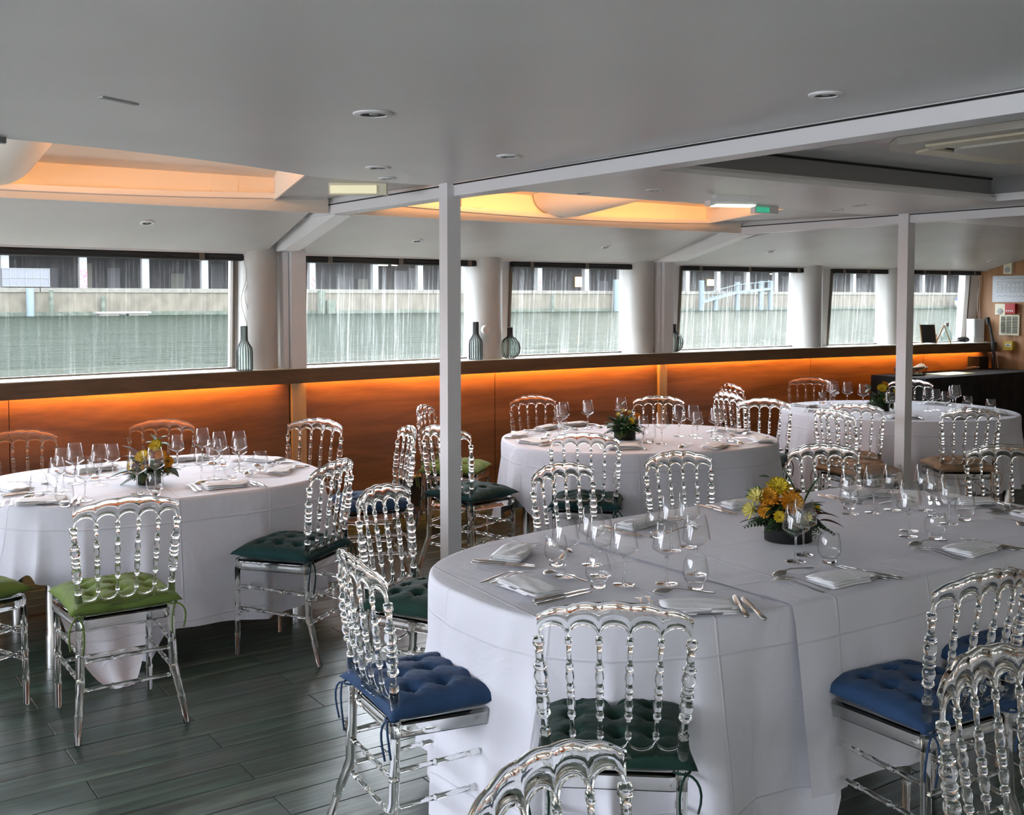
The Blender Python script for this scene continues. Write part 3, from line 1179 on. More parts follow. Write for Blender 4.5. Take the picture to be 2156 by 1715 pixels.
def cloth(name, cx, cy_, hl, hw, n, rot, hem, lab, seed, th0=0.0, th1=2 * pi, lift=0.0, xclip=None, amp=1.0, mat=None):
    """tablecloth: flat top, rounded edge, hanging skirt with folds; hem(theta)= height of its lower edge"""
    rnd = random.Random(seed)
    NT = 300
    ph = [rnd.uniform(0, 6.28) for _ in range(6)]

    def fold(t):
        v = 0.8 * (1 - abs(sin(4.5 * t + ph[0] + 0.8 * sin(2 * t + ph[3])))) ** 1.5 + 0.6 * (1 - abs(sin(8 * t + ph[1] + 0.9 * sin(3 * t + ph[4])))) ** 2 + 0.15 * sin(19 * t + ph[2])
        return v * 1.5 - 0.6
    rings = []
    full = abs(th1 - th0 - 2 * pi) < 1e-6
    ths = [th0 + (th1 - th0) * k / NT for k in range(NT if full else NT + 1)]
    for f in (0.001, 0.25, 0.5, 0.75, 0.92, 0.975):
        r = []
        for t in ths:
            x, y = superell(hl, hw, n, t)
            x, y = x * f, y * f
            r.append((x, y, 0.7475 + lift + 0.0014 * noise.noise(Vector((x * 3 + seed, y * 3, 0)))))
        rings.append(r)
    outl = []
    for t in ths:
        x, y = superell(hl, hw, n, t)
        x2, y2 = superell(hl, hw, n, t + 0.02)
        x1, y1 = superell(hl, hw, n, t - 0.02)
        dx, dy = x2 - x1, y2 - y1
        L = hypot(dx, dy) or 1
        outl.append((x, y, dy / L, -dx / L))
    for (o_, z) in ((-0.006, 0.7485), (0.0, 0.747), (0.005, 0.742), (0.007, 0.735)):
        rings.append([(x + nx * (o_ + lift), y + ny * (o_ + lift), z + lift) for x, y, nx, ny in outl])
    R = 16
    for j in range(1, R + 1):
        r = []
        for k, t in enumerate(ths):
            x, y, nx, ny = outl[k]
            zb = hem(t)
            q = (j / R) ** 1.1
            z = 0.735 + (zb - 0.735) * q
            drop = 0.735 - z
            am = amp * 0.085 * min(1, drop / 0.55) ** 1.1
            off = 0.007 + lift + am * (fold(t) + 0.35) + 0.02 * drop
            off = max(off, 0.006 + lift + 0.004)
            off += 0.003 * noise.noise(Vector((x * 5, y * 5, z * 5 + seed)))
            r.append((x + nx * off, y + ny * off, z + lift * 0.3))
        rings.append(r)
    m = MB()
    m.rings(rings, full, False)
    if full:
        m.f.append(tuple(range(len(ths)))[::-1])
    o = m.obj(name, mat or M['linen'], loc=(cx, cy_, 0), rz=rot, smooth=True, sharp=None, recalc=True)
    return tag(o, lab, 'tablecloth')


def lerp_table(pts):
    """piecewise linear periodic function of an angle in degrees"""
    def f(t):
        d = math.degrees(t) % 360
        for (a, va), (b, vb) in zip(pts, pts[1:]):
            if a <= d <= b:
                q = (d - a) / (b - a) if b > a else 0
                q = q * q * (3 - 2 * q)
                return va + (vb - va) * q
        return pts[-1][1]
    return f


# left table
tbl_base('round_table', 1.66, 5.62, 0.83, 0.66, 2.6, 0, 'oval table under a white cloth at the photo\'s left')
cloth('tablecloth', 1.66, 5.62, 0.83, 0.66, 2.7, 0,
      lerp_table([(0, 0.16), (190, 0.20), (208, 0.36), (218, 0.44), (226, 0.40), (236, 0.22), (243, 0.03), (258, 0.03), (264, 0.16), (290, 0.12), (325, 0.16), (360, 0.16)]),
      'white tablecloth on the left table, a corner trailing on the floor', 4, amp=0.8)
_tip = MB()
_rs = []
for _i in range(13):
    _t = _i / 12
    _row = []
    for _j in range(9):
        _u = -1 + 2 * _j / 8
        _w = 0.20 * (1 - 0.75 * _t ** 1.5)
        _row.append((1.20 + _u * _w + 0.03 * _t, 4.885 - 0.20 * _t ** 1.3 - 0.015 * cos(_u * 5), 0.42 * (1 - _t) ** 1.5 + 0.012 + 0.006 * cos(_u * 6)))
    _rs.append(_row)
_tip.rings(_rs, False, False)
_tablecloth = [o_ for o_ in COL.objects if o_.name == 'tablecloth'][0]
_o = _tip.obj('trailing_corner', M['linen'], _tablecloth, smooth=True, sharp=None)
_o.matrix_parent_inverse = Matrix.Translation((-1.66, -5.62, 0))
# middle table
tbl_base('round_table', 4.78, 5.40, 0.90, 0.73, 2.3, radians(-20), 'oval table under a white cloth behind the middle pillar')
cloth('tablecloth', 4.78, 5.40, 0.90, 0.73, 2.4, radians(-20),
      lerp_table([(0, 0.22), (160, 0.18), (178, 0.42), (190, 0.46), (204, 0.34), (216, 0.12), (250, 0.10), (360, 0.22)]),
      'white tablecloth on the middle table before the wood wall', 8, amp=0.8)
# far table
tbl_base('round_table', 7.72, 5.52, 0.92, 0.86, 2.2, radians(-30), 'round table under a white cloth by the black buffet')
cloth('tablecloth', 7.72, 5.52, 0.92, 0.86, 2.2, radians(-30),
      lerp_table([(0, 0.24), (90, 0.2), (200, 0.16), (300, 0.2), (360, 0.24)]),
      'white tablecloth on the far table beside the black buffet', 12, amp=0.8)
# front table, two cloths meeting
tbl_base('oval_table', 3.20, 2.80, 1.42, 0.66, 3.0, 0, 'long table under two white cloths in the right foreground')
cloth('tablecloth', 3.20, 2.80, 1.42, 0.66, 3.0, 0,
      lerp_table([(0, 0.62), (150, 0.08), (200, 0.03), (256.5, 0.03), (257.5, 0.60), (360, 0.62)]),
      'larger white tablecloth on the front table, falling to the floor at left', 21, amp=0.85)


def overlay():
    """second cloth lying over the right part of the front table"""
    m = MB()
    hl, hw, n = 1.42, 0.66, 3.0
    NX, rows = 60, []
    xs = [-0.68 + (1.2 + 0.68) * i / NX for i in range(NX + 1)]

    def edge_y(x):
        return -hw * (1 - min(1, abs(x) / hl) ** n) ** (1 / n)
    rs = []
    for x in xs:
        e = edge_y(x)
        sec = []
        for y in [0.58 - i * 0.08 for i in range(14)]:
            if y > e + 0.02:
                sec.append((x, y, 0.7535))
        while len(sec) < 15:
            sec.append((x, e + 0.02, 0.7535))
        sec = sec[:15]
        sec += [(x, e - 0.002, 0.753), (x, e - 0.012, 0.748), (x, e - 0.016, 0.738)]
        for j in range(1, 13):
            q = j / 12
            z = 0.738 - q * (0.738 - 0.19)
            w = 0.004 + q * 0.045 + q * 0.030 * (1 - abs(sin(x * 5.5 + 1))) ** 2 + q * 0.018 * (1 - abs(sin(x * 9.0 + 2.2))) ** 2
            w += (0.02 * q if x < -0.5 else 0.0)
            sec.append((x, e - 0.016 - w, z))
        rs.append(sec)
    m.rings(rs, False, False)
    o = m.obj('tablecloth', M['linen'], loc=(3.20, 2.80, 0), smooth=True, sharp=None)
    tag(o, 'second white tablecloth overlapping the right half of the front table', 'tablecloth')


overlay()

# ------------------------------------------------------------------ tableware
RGT = (cos(radians(34.8)), -sin(radians(34.8)))
ORD = ['first', 'second', 'third', 'fourth', 'fifth', 'sixth', 'seventh', 'eighth', 'ninth', 'tenth', 'eleventh', 'twelfth', 'thirteenth', 'fourteenth']


def view_order(items):
    """indices sorted by bearing from the camera, leftmost first"""
    return sorted(items, key=lambda p: atan2(p[0], p[1]))


def wine(h, rb, rr, seg=28):
    zb = h * 0.43
    bowl = [(0.0035, zb - 0.004), (0.006, zb + 0.003), (0.011, zb + 0.010), (rb * 0.50, zb + h * 0.075), (rb * 0.80, zb + h * 0.115), (rb * 0.95, zb + h * 0.138), (rb * 0.99, zb + h * 0.15), (rb, zb + h * 0.165), (rb * 0.99, zb + h * 0.185), (rb * 0.94, zb + h * 0.27), (rb * 0.84, zb + h * 0.41), (rr, h), (rr * 0.985, h + 0.0006), (rr * 0.97, h)]
    a = MB().lathe(bowl, seg).data('bowl', M['wineglass'])
    b = MB().lathe([(0.0075, 0.004), (0.0045, 0.012), (0.0034, 0.03), (0.0032, zb * 0.7), (0.0038, zb - 0.012), (0.0052, zb + 0.001), (0.002, zb + 0.004)], 10).data('stem', M['glassbase'])
    c = MB().lathe([(0.001, 0.0045), (0.008, 0.004), (0.02, 0.0022), (0.034, 0.0012), (0.0362, 0.0008), (0.0355, 0.0), (0.001, 0.0)], seg).data('foot', M['glassbase'])
    return [('bowl', a), ('stem', b), ('foot', c)]


GW = wine(0.200, 0.0465, 0.031)
GS = wine(0.172, 0.040, 0.027)
tum_w = MB().lathe([(0.0245, 0.018), (0.029, 0.024), (0.0375, 0.036), (0.0405, 0.048), (0.0405, 0.060), (0.038, 0.080), (0.0335, 0.100), (0.0325, 0.104), (0.0315, 0.104)], 28).data('wall', M['wineglass'])
tum_b = MB().lathe([(0.001, 0.0), (0.021, 0.0), (0.0235, 0.002), (0.0248, 0.018), (0.0235, 0.021), (0.012, 0.017), (0.001, 0.016)], 24).data('base', M['glassbase'])
GT = [('wall', tum_w), ('base', tum_b)]

GL = {'front left': [('W', 2.25, 2.61), ('W', 2.37, 2.54), ('W', 2.53, 2.57), ('W', 2.26, 2.74), ('W', 2.16, 2.80), ('W', 2.33, 2.87), ('W', 2.7, 2.87), ('W', 2.79, 2.88), ('T', 2.16, 2.63), ('T', 2.4, 2.44), ('T', 2.22, 2.93), ('T', 2.80, 3.06)],
      'front mid': [('W', 2.94, 2.5), ('W', 3.04, 2.55), ('T', 3.02, 2.42)],
      'front right': [('W', 3.79, 2.93), ('W', 3.89, 2.89), ('W', 4.01, 2.88), ('T', 3.87, 3.00), ('W', 3.61, 2.52), ('W', 3.70, 2.58), ('W', 4.03, 2.69), ('W', 3.95, 2.57), ('W', 4.12, 2.80), ('T', 3.65, 2.43), ('T', 4.06, 2.57)],
      'left l': [('W', 1.2, 5.14), ('W', 1.36, 5.53), ('S', 1.13, 5.38), ('W', 1.18, 5.48), ('S', 1.47, 5.71), ('W', 1.27, 5.64), ('W', 1.44, 5.17), ('W', 1.55, 5.25), ('T', 1.09, 5.05), ('T', 1.04, 5.33), ('T', 1.50, 5.09), ('T', 1.38, 5.72)],
      'left r': [('S', 1.86, 5.89), ('W', 2.0, 5.89), ('W', 1.89, 5.39), ('S', 1.80, 5.32), ('W', 2.02, 5.68), ('W', 2.12, 5.65), ('S', 2.09, 5.56), ('T', 2.18, 5.50), ('T', 1.95, 5.30), ('T', 2.08, 5.79)],
      'mid l': [('W', 4.80, 5.97), ('W', 4.57, 5.95), ('W', 4.45, 5.82), ('S', 4.87, 6.05), ('T', 4.39, 5.73)],
      'mid r': [('W', 5.12, 5.98), ('S', 4.61, 5.17), ('W', 4.67, 5.06), ('W', 5.03, 5.28), ('W', 5.15, 5.27), ('S', 5.06, 5.14), ('T', 4.66, 5.16), ('W', 5.15, 5.06), ('W', 5.24, 5.13), ('T', 4.97, 4.87), ('T', 5.12, 4.90)],
      'far l': [('W', 7.62, 5.78), ('W', 7.72, 6.20), ('W', 7.61, 6.08), ('S', 7.68, 6.12), ('W', 7.67, 5.98), ('T', 7.60, 6.19)],
      'far r': [('S', 7.36, 5.33), ('T', 7.34, 5.24), ('W', 7.84, 5.31), ('S', 7.96, 5.32), ('S', 7.82, 5.14), ('W', 8.06, 5.23), ('W', 8.16, 5.27), ('T', 8.30, 5.25), ('T', 8.20, 4.98)]}
WHERE = {'front left': 'left of the yellow bouquet on the front table', 'front mid': 'right in front of the yellow bouquet', 'front right': 'right of the yellow bouquet on the front table',
         'left l': 'left of the flowers on the left table', 'left r': 'right of the flowers on the left table', 'mid l': 'left of the flowers on the middle table', 'mid r': 'right of the flowers on the middle table',
         'far l': 'left of the far pillar on the far table', 'far r': 'by the far pillar on the far table'}
for cl, items in GL.items():
    for kind, parts, nm, lb, cat in (('W', GW, 'wine_glass', 'large wine glass', 'wine glass'), ('S', GS, 'wine_glass', 'small wine glass', 'wine glass'), ('T', GT, 'tumbler', 'stemless tumbler', 'glass')):
        sub = view_order([(x, y) for k, x, y in items if k == kind])
        for i, (x, y) in enumerate(sub):
            if kind == 'W' and cl.startswith('front'):
                z = 0.7545
            else:
                z = 0.7545 if cl.startswith('front') else 0.7498
            lab = ('%s from left %s %s' % (ORD[i], lb, WHERE[cl])) if len(sub) > 1 else 'the one %s %s' % (lb, WHERE[cl])
            place(nm, parts, (x, y, z), random.uniform(0, 3), lab, cat, '%s on the tables' % ('wine glasses' if cat == 'wine glass' else 'tumblers'))


# cutlery: flat ribbons bent along their length, y forward (tip), z up
def ribbon(mb, secs, rnd=6):
    """secs: (y, half width, z, half thickness[, x offset[, camber]])"""
    rs = []
    for sct in secs:
        y, w, z, t = sct[:4]
        xo = sct[4] if len(sct) > 4 else 0
        cb = sct[5] if len(sct) > 5 else 0
        r = []
        K = 5
        up = [(xo + w * (-1 + 2 * k / (K - 1))) for k in range(K)]
        for x in up:
            u = (x - xo) / (w or 1)
            r.append((x, y, z + t * (1 if abs(u) < 0.99 else 0.2) + cb * (1 - u * u)))
        for x in reversed(up):
            u = (x - xo) / (w or 1)
            r.append((x, y, z - t * (1 if abs(u) < 0.99 else 0.2) + cb * (1 - u * u)))
        rs.append(r)
    mb.rings(rs)


def fork_data():
    m = MB()
    ribbon(m, [(-0.095, 0.004, 0.003, 0.0012), (-0.090, 0.0085, 0.003, 0.0014), (-0.07, 0.009, 0.004, 0.0015), (-0.03, 0.0055, 0.009, 0.0016), (0.01, 0.003, 0.013, 0.0016), (0.03, 0.0032, 0.014, 0.0014), (0.04, 0.009, 0.014, 0.0011), (0.052, 0.0125, 0.0125, 0.001), (0.062, 0.0127, 0.0105, 0.001)])
    for k in range(4):
        xo = -0.0105 + 0.007 * k
        ribbon(m, [(0.060, 0.0023, 0.011, 0.001, xo), (0.08, 0.0018, 0.0065, 0.001, xo), (0.098, 0.0015, 0.0032, 0.0009, xo), (0.105, 0.0008, 0.0018, 0.0006, xo)])
    return m.data('fork', M['silver'])


def knife_data():
    m = MB()
    ribbon(m, [(-0.115, 0.004, 0.0045, 0.003), (-0.11, 0.0085, 0.005, 0.0042), (-0.07, 0.0085, 0.005, 0.0042), (-0.03, 0.0062, 0.005, 0.0036), (-0.005, 0.0055, 0.005, 0.0032), (0.0, 0.007, 0.005, 0.0034), (0.004, 0.0045, 0.005, 0.002)])
    ribbon(m, [(0.003, 0.005, 0.005, 0.0012), (0.012, 0.0095, 0.005, 0.0008), (0.06, 0.0105, 0.005, 0.0007), (0.09, 0.0095, 0.005, 0.0006, 0.0005), (0.108, 0.006, 0.005, 0.0006, 0.002), (0.117, 0.0015, 0.005, 0.0005, 0.005)])
    return m.data('knife', M['silver'])


def spoon_data():
    m = MB()
    ribbon(m, [(-0.095, 0.004, 0.003, 0.0012), (-0.090, 0.0085, 0.003, 0.0014), (-0.07, 0.0085, 0.004, 0.0015), (-0.03, 0.005, 0.009, 0.0016), (0.01, 0.0028, 0.013, 0.0018), (0.034, 0.003, 0.012, 0.0016), (0.040, 0.008, 0.0085, 0.0008, 0, 0.003), (0.048, 0.0145, 0.005, 0.0007, 0, 0.008), (0.060, 0.0195, 0.002, 0.0007, 0, 0.0125), (0.073, 0.0195, 0.0015, 0.0007, 0, 0.012), (0.085, 0.0145, 0.0012, 0.0007, 0, 0.008), (0.094, 0.007, 0.001, 0.0006, 0, 0.003), (0.097, 0.002, 0.001, 0.0005)])
    return m.data('spoon', M['silver'])


FORK, KNIFE, SPOON = fork_data(), knife_data(), spoon_data()


def napkin_data(seed, L=0.215, W=0.115, layers=3):
    rnd = random.Random(seed)
    m = MB()
    NXX, NYY = 14, 9
    z = 0.0
    for l in range(layers):
        h = 0.0068 + rnd.uniform(0, 0.0015)
        dx, dy = rnd.uniform(-0.004, 0.004), rnd.uniform(-0.004, 0.003)
        rs = []
        ph = rnd.uniform(0, 6)
        for i in range(NXX + 1):
            u = -1 + 2 * i / NXX
            x = L / 2 * u
            top, bot = [], []
            for j in range(NYY + 1):
                v = -1 + 2 * j / NYY
                y = W / 2 * v + 0.002 * sin(4 * u + ph)
                puff = (1 - abs(v) ** 4) * (1 - 0.55 * abs(u) ** 5)
                wv = 0.0016 * sin(6 * v + 3 * u + ph) + 0.0012 * noise.noise(Vector((u * 3 + seed, v * 3, l)))
                top.append((x + dx, y + dy, z + h * (0.35 + 0.65 * puff) + wv * (l + 1) * 0.5))
                bot.append((x + dx, y * 0.992 + dy, z + 0.0004 + h * 0.25 * (1 - puff) + (wv * l * 0.5)))
            rs.append(top + bot[::-1])
        m.rings(rs)
        z += h
    return m.data('napkin', M['napkin'])


NAPD = [napkin_data(k) for k in range(4)] + [napkin_data(9, 0.22, 0.085, 4)]
NAP = {'front': [(2.86, 2.24, 3, 0), (3.59, 2.24, -2, 0), (1.97, 2.74, -84, 1), (2.19, 3.14, 218, 2), (2.25, 2.27, -33, 3), (2.90, 3.25, 188, 4), (4.17, 3.14, 170, 4), (4.42, 2.78, 128, 2), (3.55, 3.30, 172, 4), (4.36, 2.42, 80, 1)],
       'left': [(1.85, 5.12, -3, 0), (2.26, 5.40, 50, 1), (2.33, 5.80, 118, 2), (1.98, 6.08, 172, 4), (1.02, 5.18, -20, 3), (0.98, 5.62, -80, 0), (1.45, 5.98, 190, 4)],
       'mid': [(4.16, 5.90, -125, 0), (4.03, 5.55, -75, 1), (4.33, 5.05, -30, 2), (4.83, 4.75, 20, 3), (5.30, 4.80, 60, 0), (4.52, 6.08, 205, 4), (4.80, 6.13, 180, 4), (5.50, 5.25, 110, 1)],
       'far': [(7.32, 6.14, -105, 0), (7.05, 5.75, -75, 1), (7.20, 5.10, -35, 2), (7.52, 4.86, -5, 3), (8.10, 4.86, 45, 0), (8.40, 5.60, 110, 1)]}
TN = {'front': 'front table', 'left': 'left table', 'mid': 'middle table', 'far': 'far table'}
rndc = random.Random(5)
for tb, lst in NAP.items():
    z0 = 0.7542 if tb == 'front' else 0.7498
    order = view_order([(x, y, a, k) for x, y, a, k in lst])
    for i, (x, y, a, k) in enumerate(order):
        on = ORD[i]
        ra = radians(a)
        f = (-sin(ra), cos(ra))
        r = (cos(ra), sin(ra))
        wide = k == 4
        place('napkin', [('folded_cloth', NAPD[k])], (x, y, z0), ra + (rndc.uniform(-0.12, 0.12) if not wide else 0), 'folded white napkin, %s from the left on the %s' % (on, TN[tb]), 'napkin', 'folded napkins on the tables')

        def item(nm, data, side, fwd, da, lab, cat):
            px, py = x + r[0] * side + f[0] * fwd, y + r[1] * side + f[1] * fwd
            o = link(nm, data, None, (px, py, z0 + 0.0003), ra + da)
            tag(o, lab, cat, 'cutlery laid on the tables')
        full = tb in ('front', 'left')
        j = lambda s=0.012: rndc.uniform(-s, s)
        hw = 0.115 if not (wide and tb == 'front') else 0.13
        item('fork', FORK, -hw - 0.018 + j(0.004), 0.045 + j(), 0.06 + j(0.05), 'steel fork next to the %s napkin from left, %s' % (on, TN[tb]), 'fork')
        if full:
            item('fork', FORK, -hw - 0.048 + j(0.004), 0.03 + j(), 0.03 + j(0.05), 'outer steel fork left of the %s napkin from left, %s' % (on, TN[tb]), 'fork')
            item('knife', KNIFE, hw + 0.045 + j(0.004), 0.0 + j(), 0.02 + j(0.06), 'outer steel knife right of the %s napkin from left, %s' % (on, TN[tb]), 'knife')
        item('knife', KNIFE, hw + 0.016 + j(0.004), 0.015 + j(), -0.02 + j(0.05), 'steel knife next to the %s napkin from left, %s' % (on, TN[tb]), 'knife')
        if tb != 'far':
            item('spoon', SPOON, -0.02 + j(0.02), 0.175 + j(), pi / 2 + j(0.15), 'steel dessert spoon above the %s napkin from left, %s' % (on, TN[tb]), 'spoon')


# flowers
def leafmat(name, c, k=1.8):
    return noisy(name, c, tuple(v * k for v in c), 8, rough=0.5, bump=0.1)


M['leaf_dark'] = leafmat('leaf_dark', (0.010, 0.030, 0.010))
M['leaf_mid'] = leafmat('leaf_mid', (0.025, 0.075, 0.015))
M['leaf_light'] = leafmat('leaf_light', (0.07, 0.16, 0.035))
M['eucalyptus'] = leafmat('eucalyptus_leaf', (0.05, 0.12, 0.06))
M['petal_yellow'] = noisy('petal_yellow', (0.75, 0.50, 0.01), (0.85, 0.68, 0.05), 12, rough=0.6)
M['petal_orange'] = noisy('petal_orange', (0.78, 0.28, 0.01), (0.85, 0.45, 0.02), 12, rough=0.6)
M['petal_pale'] = noisy('petal_pale', (0.75, 0.65, 0.15), (0.85, 0.78, 0.30), 12, rough=0.6)
M['flower_eye'] = pmat('flower_eye', (0.30, 0.16, 0.02), 0.8)
M['burgundy'] = noisy('burgundy_leaf', (0.045, 0.005, 0.008), (0.10, 0.012, 0.015), 8, rough=0.6)
M['pot'] = pmat('black_pot', (0.008, 0.009, 0.009), 0.5, spec=0.25)


def leaf_shape(L, W, bend=0.3, n=8, fold=0.25):
    """single leaf along +y from the origin, thin but solid"""
    m = MB()
    rs = []
    for i in range(n + 1):
        t = i / n
        w = W * (sin(pi * min(1, t ** 0.8)) ** 0.8 if 0 < t < 1 else 0.03)
        y = L * t
        z = -bend * L * t * t
        rs.append([(-w, y, z + w * fold), (0, y, z), (w, y, z + w * fold), (w, y, z + w * fold - 0.0008), (0, y, z - 0.001), (-w, y, z + w * fold - 0.0008)])
    m.rings(rs)
    return m


def frond_shape(L, n=9):
    m = MB()
    pts = [(0, L * t / 10, -0.22 * L * (t / 10) ** 2) for t in range(11)]
    m.tube(pts, 0.0012, 5)
    for i in range(2, n + 2):
        t = i / (n + 1)
        y, z = L * t, -0.22 * L * t * t
        ll = L * 0.30 * (1.15 - t) + 0.008
        for s_ in (-1, 1):
            w = ll * 0.22
            dx, dy = s_ * 0.86, 0.5
            a = [(0, y, z), (dx * ll * 0.5 - dy * w * s_, y + dy * ll * 0.5 + w * 0.86, z - 0.003), (dx * ll, y + dy * ll, z - ll * 0.3), (dx * ll * 0.5 + dy * w * s_, y + dy * ll * 0.5 - w * 0.86, z - 0.003)]
            b = [(p[0], p[1], p[2] - 0.0008) for p in a]
            m.add(a + b, [(0, 1, 2, 3), (7, 6, 5, 4), (0, 4, 5, 1), (1, 5, 6, 2), (2, 6, 7, 3), (3, 7, 4, 0)])
    return m


def daisy_shape(R, n, cup=0.35, seed=0):
    rnd = random.Random(seed)
    m = MB()
    for layer in range(3):
        for k in range(n):
            an = 2 * pi * (k + 0.33 * layer) / n + rnd.uniform(-0.08, 0.08)
            L = R * (1 - 0.16 * layer) * rnd.uniform(0.9, 1.05)
            w = R * 0.15
            c, s_ = cos(an), sin(an)
            rs = []
            for t, ww in ((0.12, 0.5), (0.5, 1.0), (0.85, 0.9), (1.0, 0.25)):
                z = cup * L * t * t * 0.5 + layer * 0.004 + layer * 0.25 * L * t * 0.6
                rs.append([(c * L * t - s_ * w * ww, s_ * L * t + c * w * ww, z + 0.002), (c * L * t, s_ * L * t, z), (c * L * t + s_ * w * ww, s_ * L * t - c * w * ww, z + 0.002), (c * L * t, s_ * L * t, z - 0.0012)])
            m.rings(rs)
    return m


LEAFD = {'lily': leaf_shape(0.13, 0.017, 0.10).data('leaf', M['leaf_mid']),
         'dark': leaf_shape(0.085, 0.014, 0.35).data('leaf', M['leaf_dark']),
         'mid': leaf_shape(0.06, 0.012, 0.3).data('leaf', M['leaf_mid']),
         'broad': leaf_shape(0.11, 0.042, 0.35).data('leaf', M['leaf_dark']),
         'euca': leaf_shape(0.036, 0.016, 0.1).data('leaf', M['eucalyptus']),
         'burg': leaf_shape(0.07, 0.013, 0.35).data('leaf', M['burgundy'])}
FRONDD = [frond_shape(0.13).data('fern_frond', M['leaf_dark']), frond_shape(0.10).data('fern_frond', M['leaf_mid'])]
FLWD = {'yellow': daisy_shape(0.034, 14, 0.5, 1).data('petals', M['petal_yellow']), 'orange': daisy_shape(0.036, 15, 0.35, 2).data('petals', M['petal_orange']),
        'pale': daisy_shape(0.030, 7, 1.1, 3).data('petals', M['petal_pale'])}
EYED = MB().lathe([(0.001, 0.009), (0.005, 0.008), (0.0085, 0.004), (0.009, 0.0)], 12).data('flower_eye', M['flower_eye'])


def orient(o, loc, direction, roll=0.0, axis='Y'):
    q = Vector(direction).normalized().to_track_quat(axis, 'Z' if axis == 'Y' else 'Y')
    o.rotation_mode = 'QUATERNION'
    o.rotation_quaternion = q @ Matrix.Rotation(roll, 3, axis).to_quaternion()
    o.location = loc


def bouquet(loc, lab, seed, potr, poth, flowers, nleaf, nfrond, height, low, extra=()):
    rnd = random.Random(seed)
    e = tag(empty('flower_arrangement', loc), lab, 'flowers', 'flower arrangements on the tables')
    p = MB().lathe([(0.001, 0.0), (potr, 0.0), (potr + 0.001, 0.003), (potr + 0.001, poth), (potr - 0.004, poth), (potr - 0.004, poth - 0.01), (0.001, poth - 0.012)], 32)
    p.obj('pot', M['pot'], e, smooth=True, sharp=40)
    # inner mass of short sprigs that nobody could count
    mass = MB()
    for k in range(420):
        an = rnd.uniform(0, 2 * pi)
        el = rnd.uniform(-0.1, 1.45)
        rr = rnd.uniform(0.3, 1.0) * height * 0.72
        c = (rr * cos(an) * cos(el) * 1.05, rr * sin(an) * cos(el) * 1.05, poth - 0.01 + rr * sin(el) * 0.8)
        d = Vector((cos(an) * cos(el), sin(an) * cos(el), sin(el))) + Vector((rnd.uniform(-.5, .5), rnd.uniform(-.5, .5), rnd.uniform(-.4, .4)))
        d.normalize()
        sd_ = d.cross(Vector((0, 0, 1)))
        if sd_.length < 0.01:
            continue
        sd_.normalize()
        L, w = rnd.uniform(0.02, 0.042), rnd.uniform(0.004, 0.010)
        c = Vector(c)
        nn_ = sd_.cross(d) * 0.004
        mass.add([c, c + d * L * 0.5 + sd_ * w + nn_, c + d * L, c + d * L * 0.5 - sd_ * w + nn_], [(0, 1, 2, 3)])
    mo = mass.obj('foliage', M['leaf_dark'] if low else M['leaf_mid'], e, recalc=False)
    mo['kind'] = 'stuff'
    for k in range(nfrond):
        an = 2 * pi * k / nfrond + rnd.uniform(-0.25, 0.25)
        el = rnd.uniform(-0.35, 0.45)
        o = link('fern_frond', FRONDD[k % 2], e)
        orient(o, (potr * 0.5 * cos(an), potr * 0.5 * sin(an), poth + 0.01 + 0.02 * rnd.random()), (cos(an) * cos(el), sin(an) * cos(el), sin(el)), rnd.uniform(-0.4, 0.4))
    for k in range(nleaf):
        an = rnd.uniform(0, 2 * pi)
        el = rnd.uniform(-0.2, 1.1)
        kind = rnd.choice(('dark', 'mid', 'dark', 'burg'))
        o = link('leaf', LEAFD[kind], e)
        rr = potr * 0.6
        orient(o, (rr * cos(an), rr * sin(an), poth + 0.02 + height * 0.3 * rnd.random()), (cos(an) * cos(el), sin(an) * cos(el), sin(el)), rnd.uniform(-0.6, 0.6))
    for kind, x, y, z, dx, dy, dz, sc_ in flowers:
        h = link('flower', FLWD[kind], e)
        orient(h, (x, y, z), (dx, dy, dz), rnd.uniform(0, 3), 'Z')
        h.scale = (sc_,) * 3
        link('flower_eye', EYED, h)
        # stalk into the pot
    for kind, x, y, z, dx, dy, dz, sc_ in extra:
        o = link('leaf', LEAFD[kind], e)
        orient(o, (x, y, z), (dx, dy, dz))
        o.scale = (sc_,) * 3
    return e


rx, ry = RGT          # image right
fx, fy = sin(radians(34.8)), cos(radians(34.8))


def loc2(r_, f_, z):
    return (rx * r_ + fx * f_, ry * r_ + fy * f_, z)


def FL(kind, r_, f_, z, dr=0.0, df=-0.6, dz=0.8, s_=1.0):
    return (kind, *loc2(r_, f_, z), rx * dr + fx * df, ry * dr + fy * df, dz, s_)


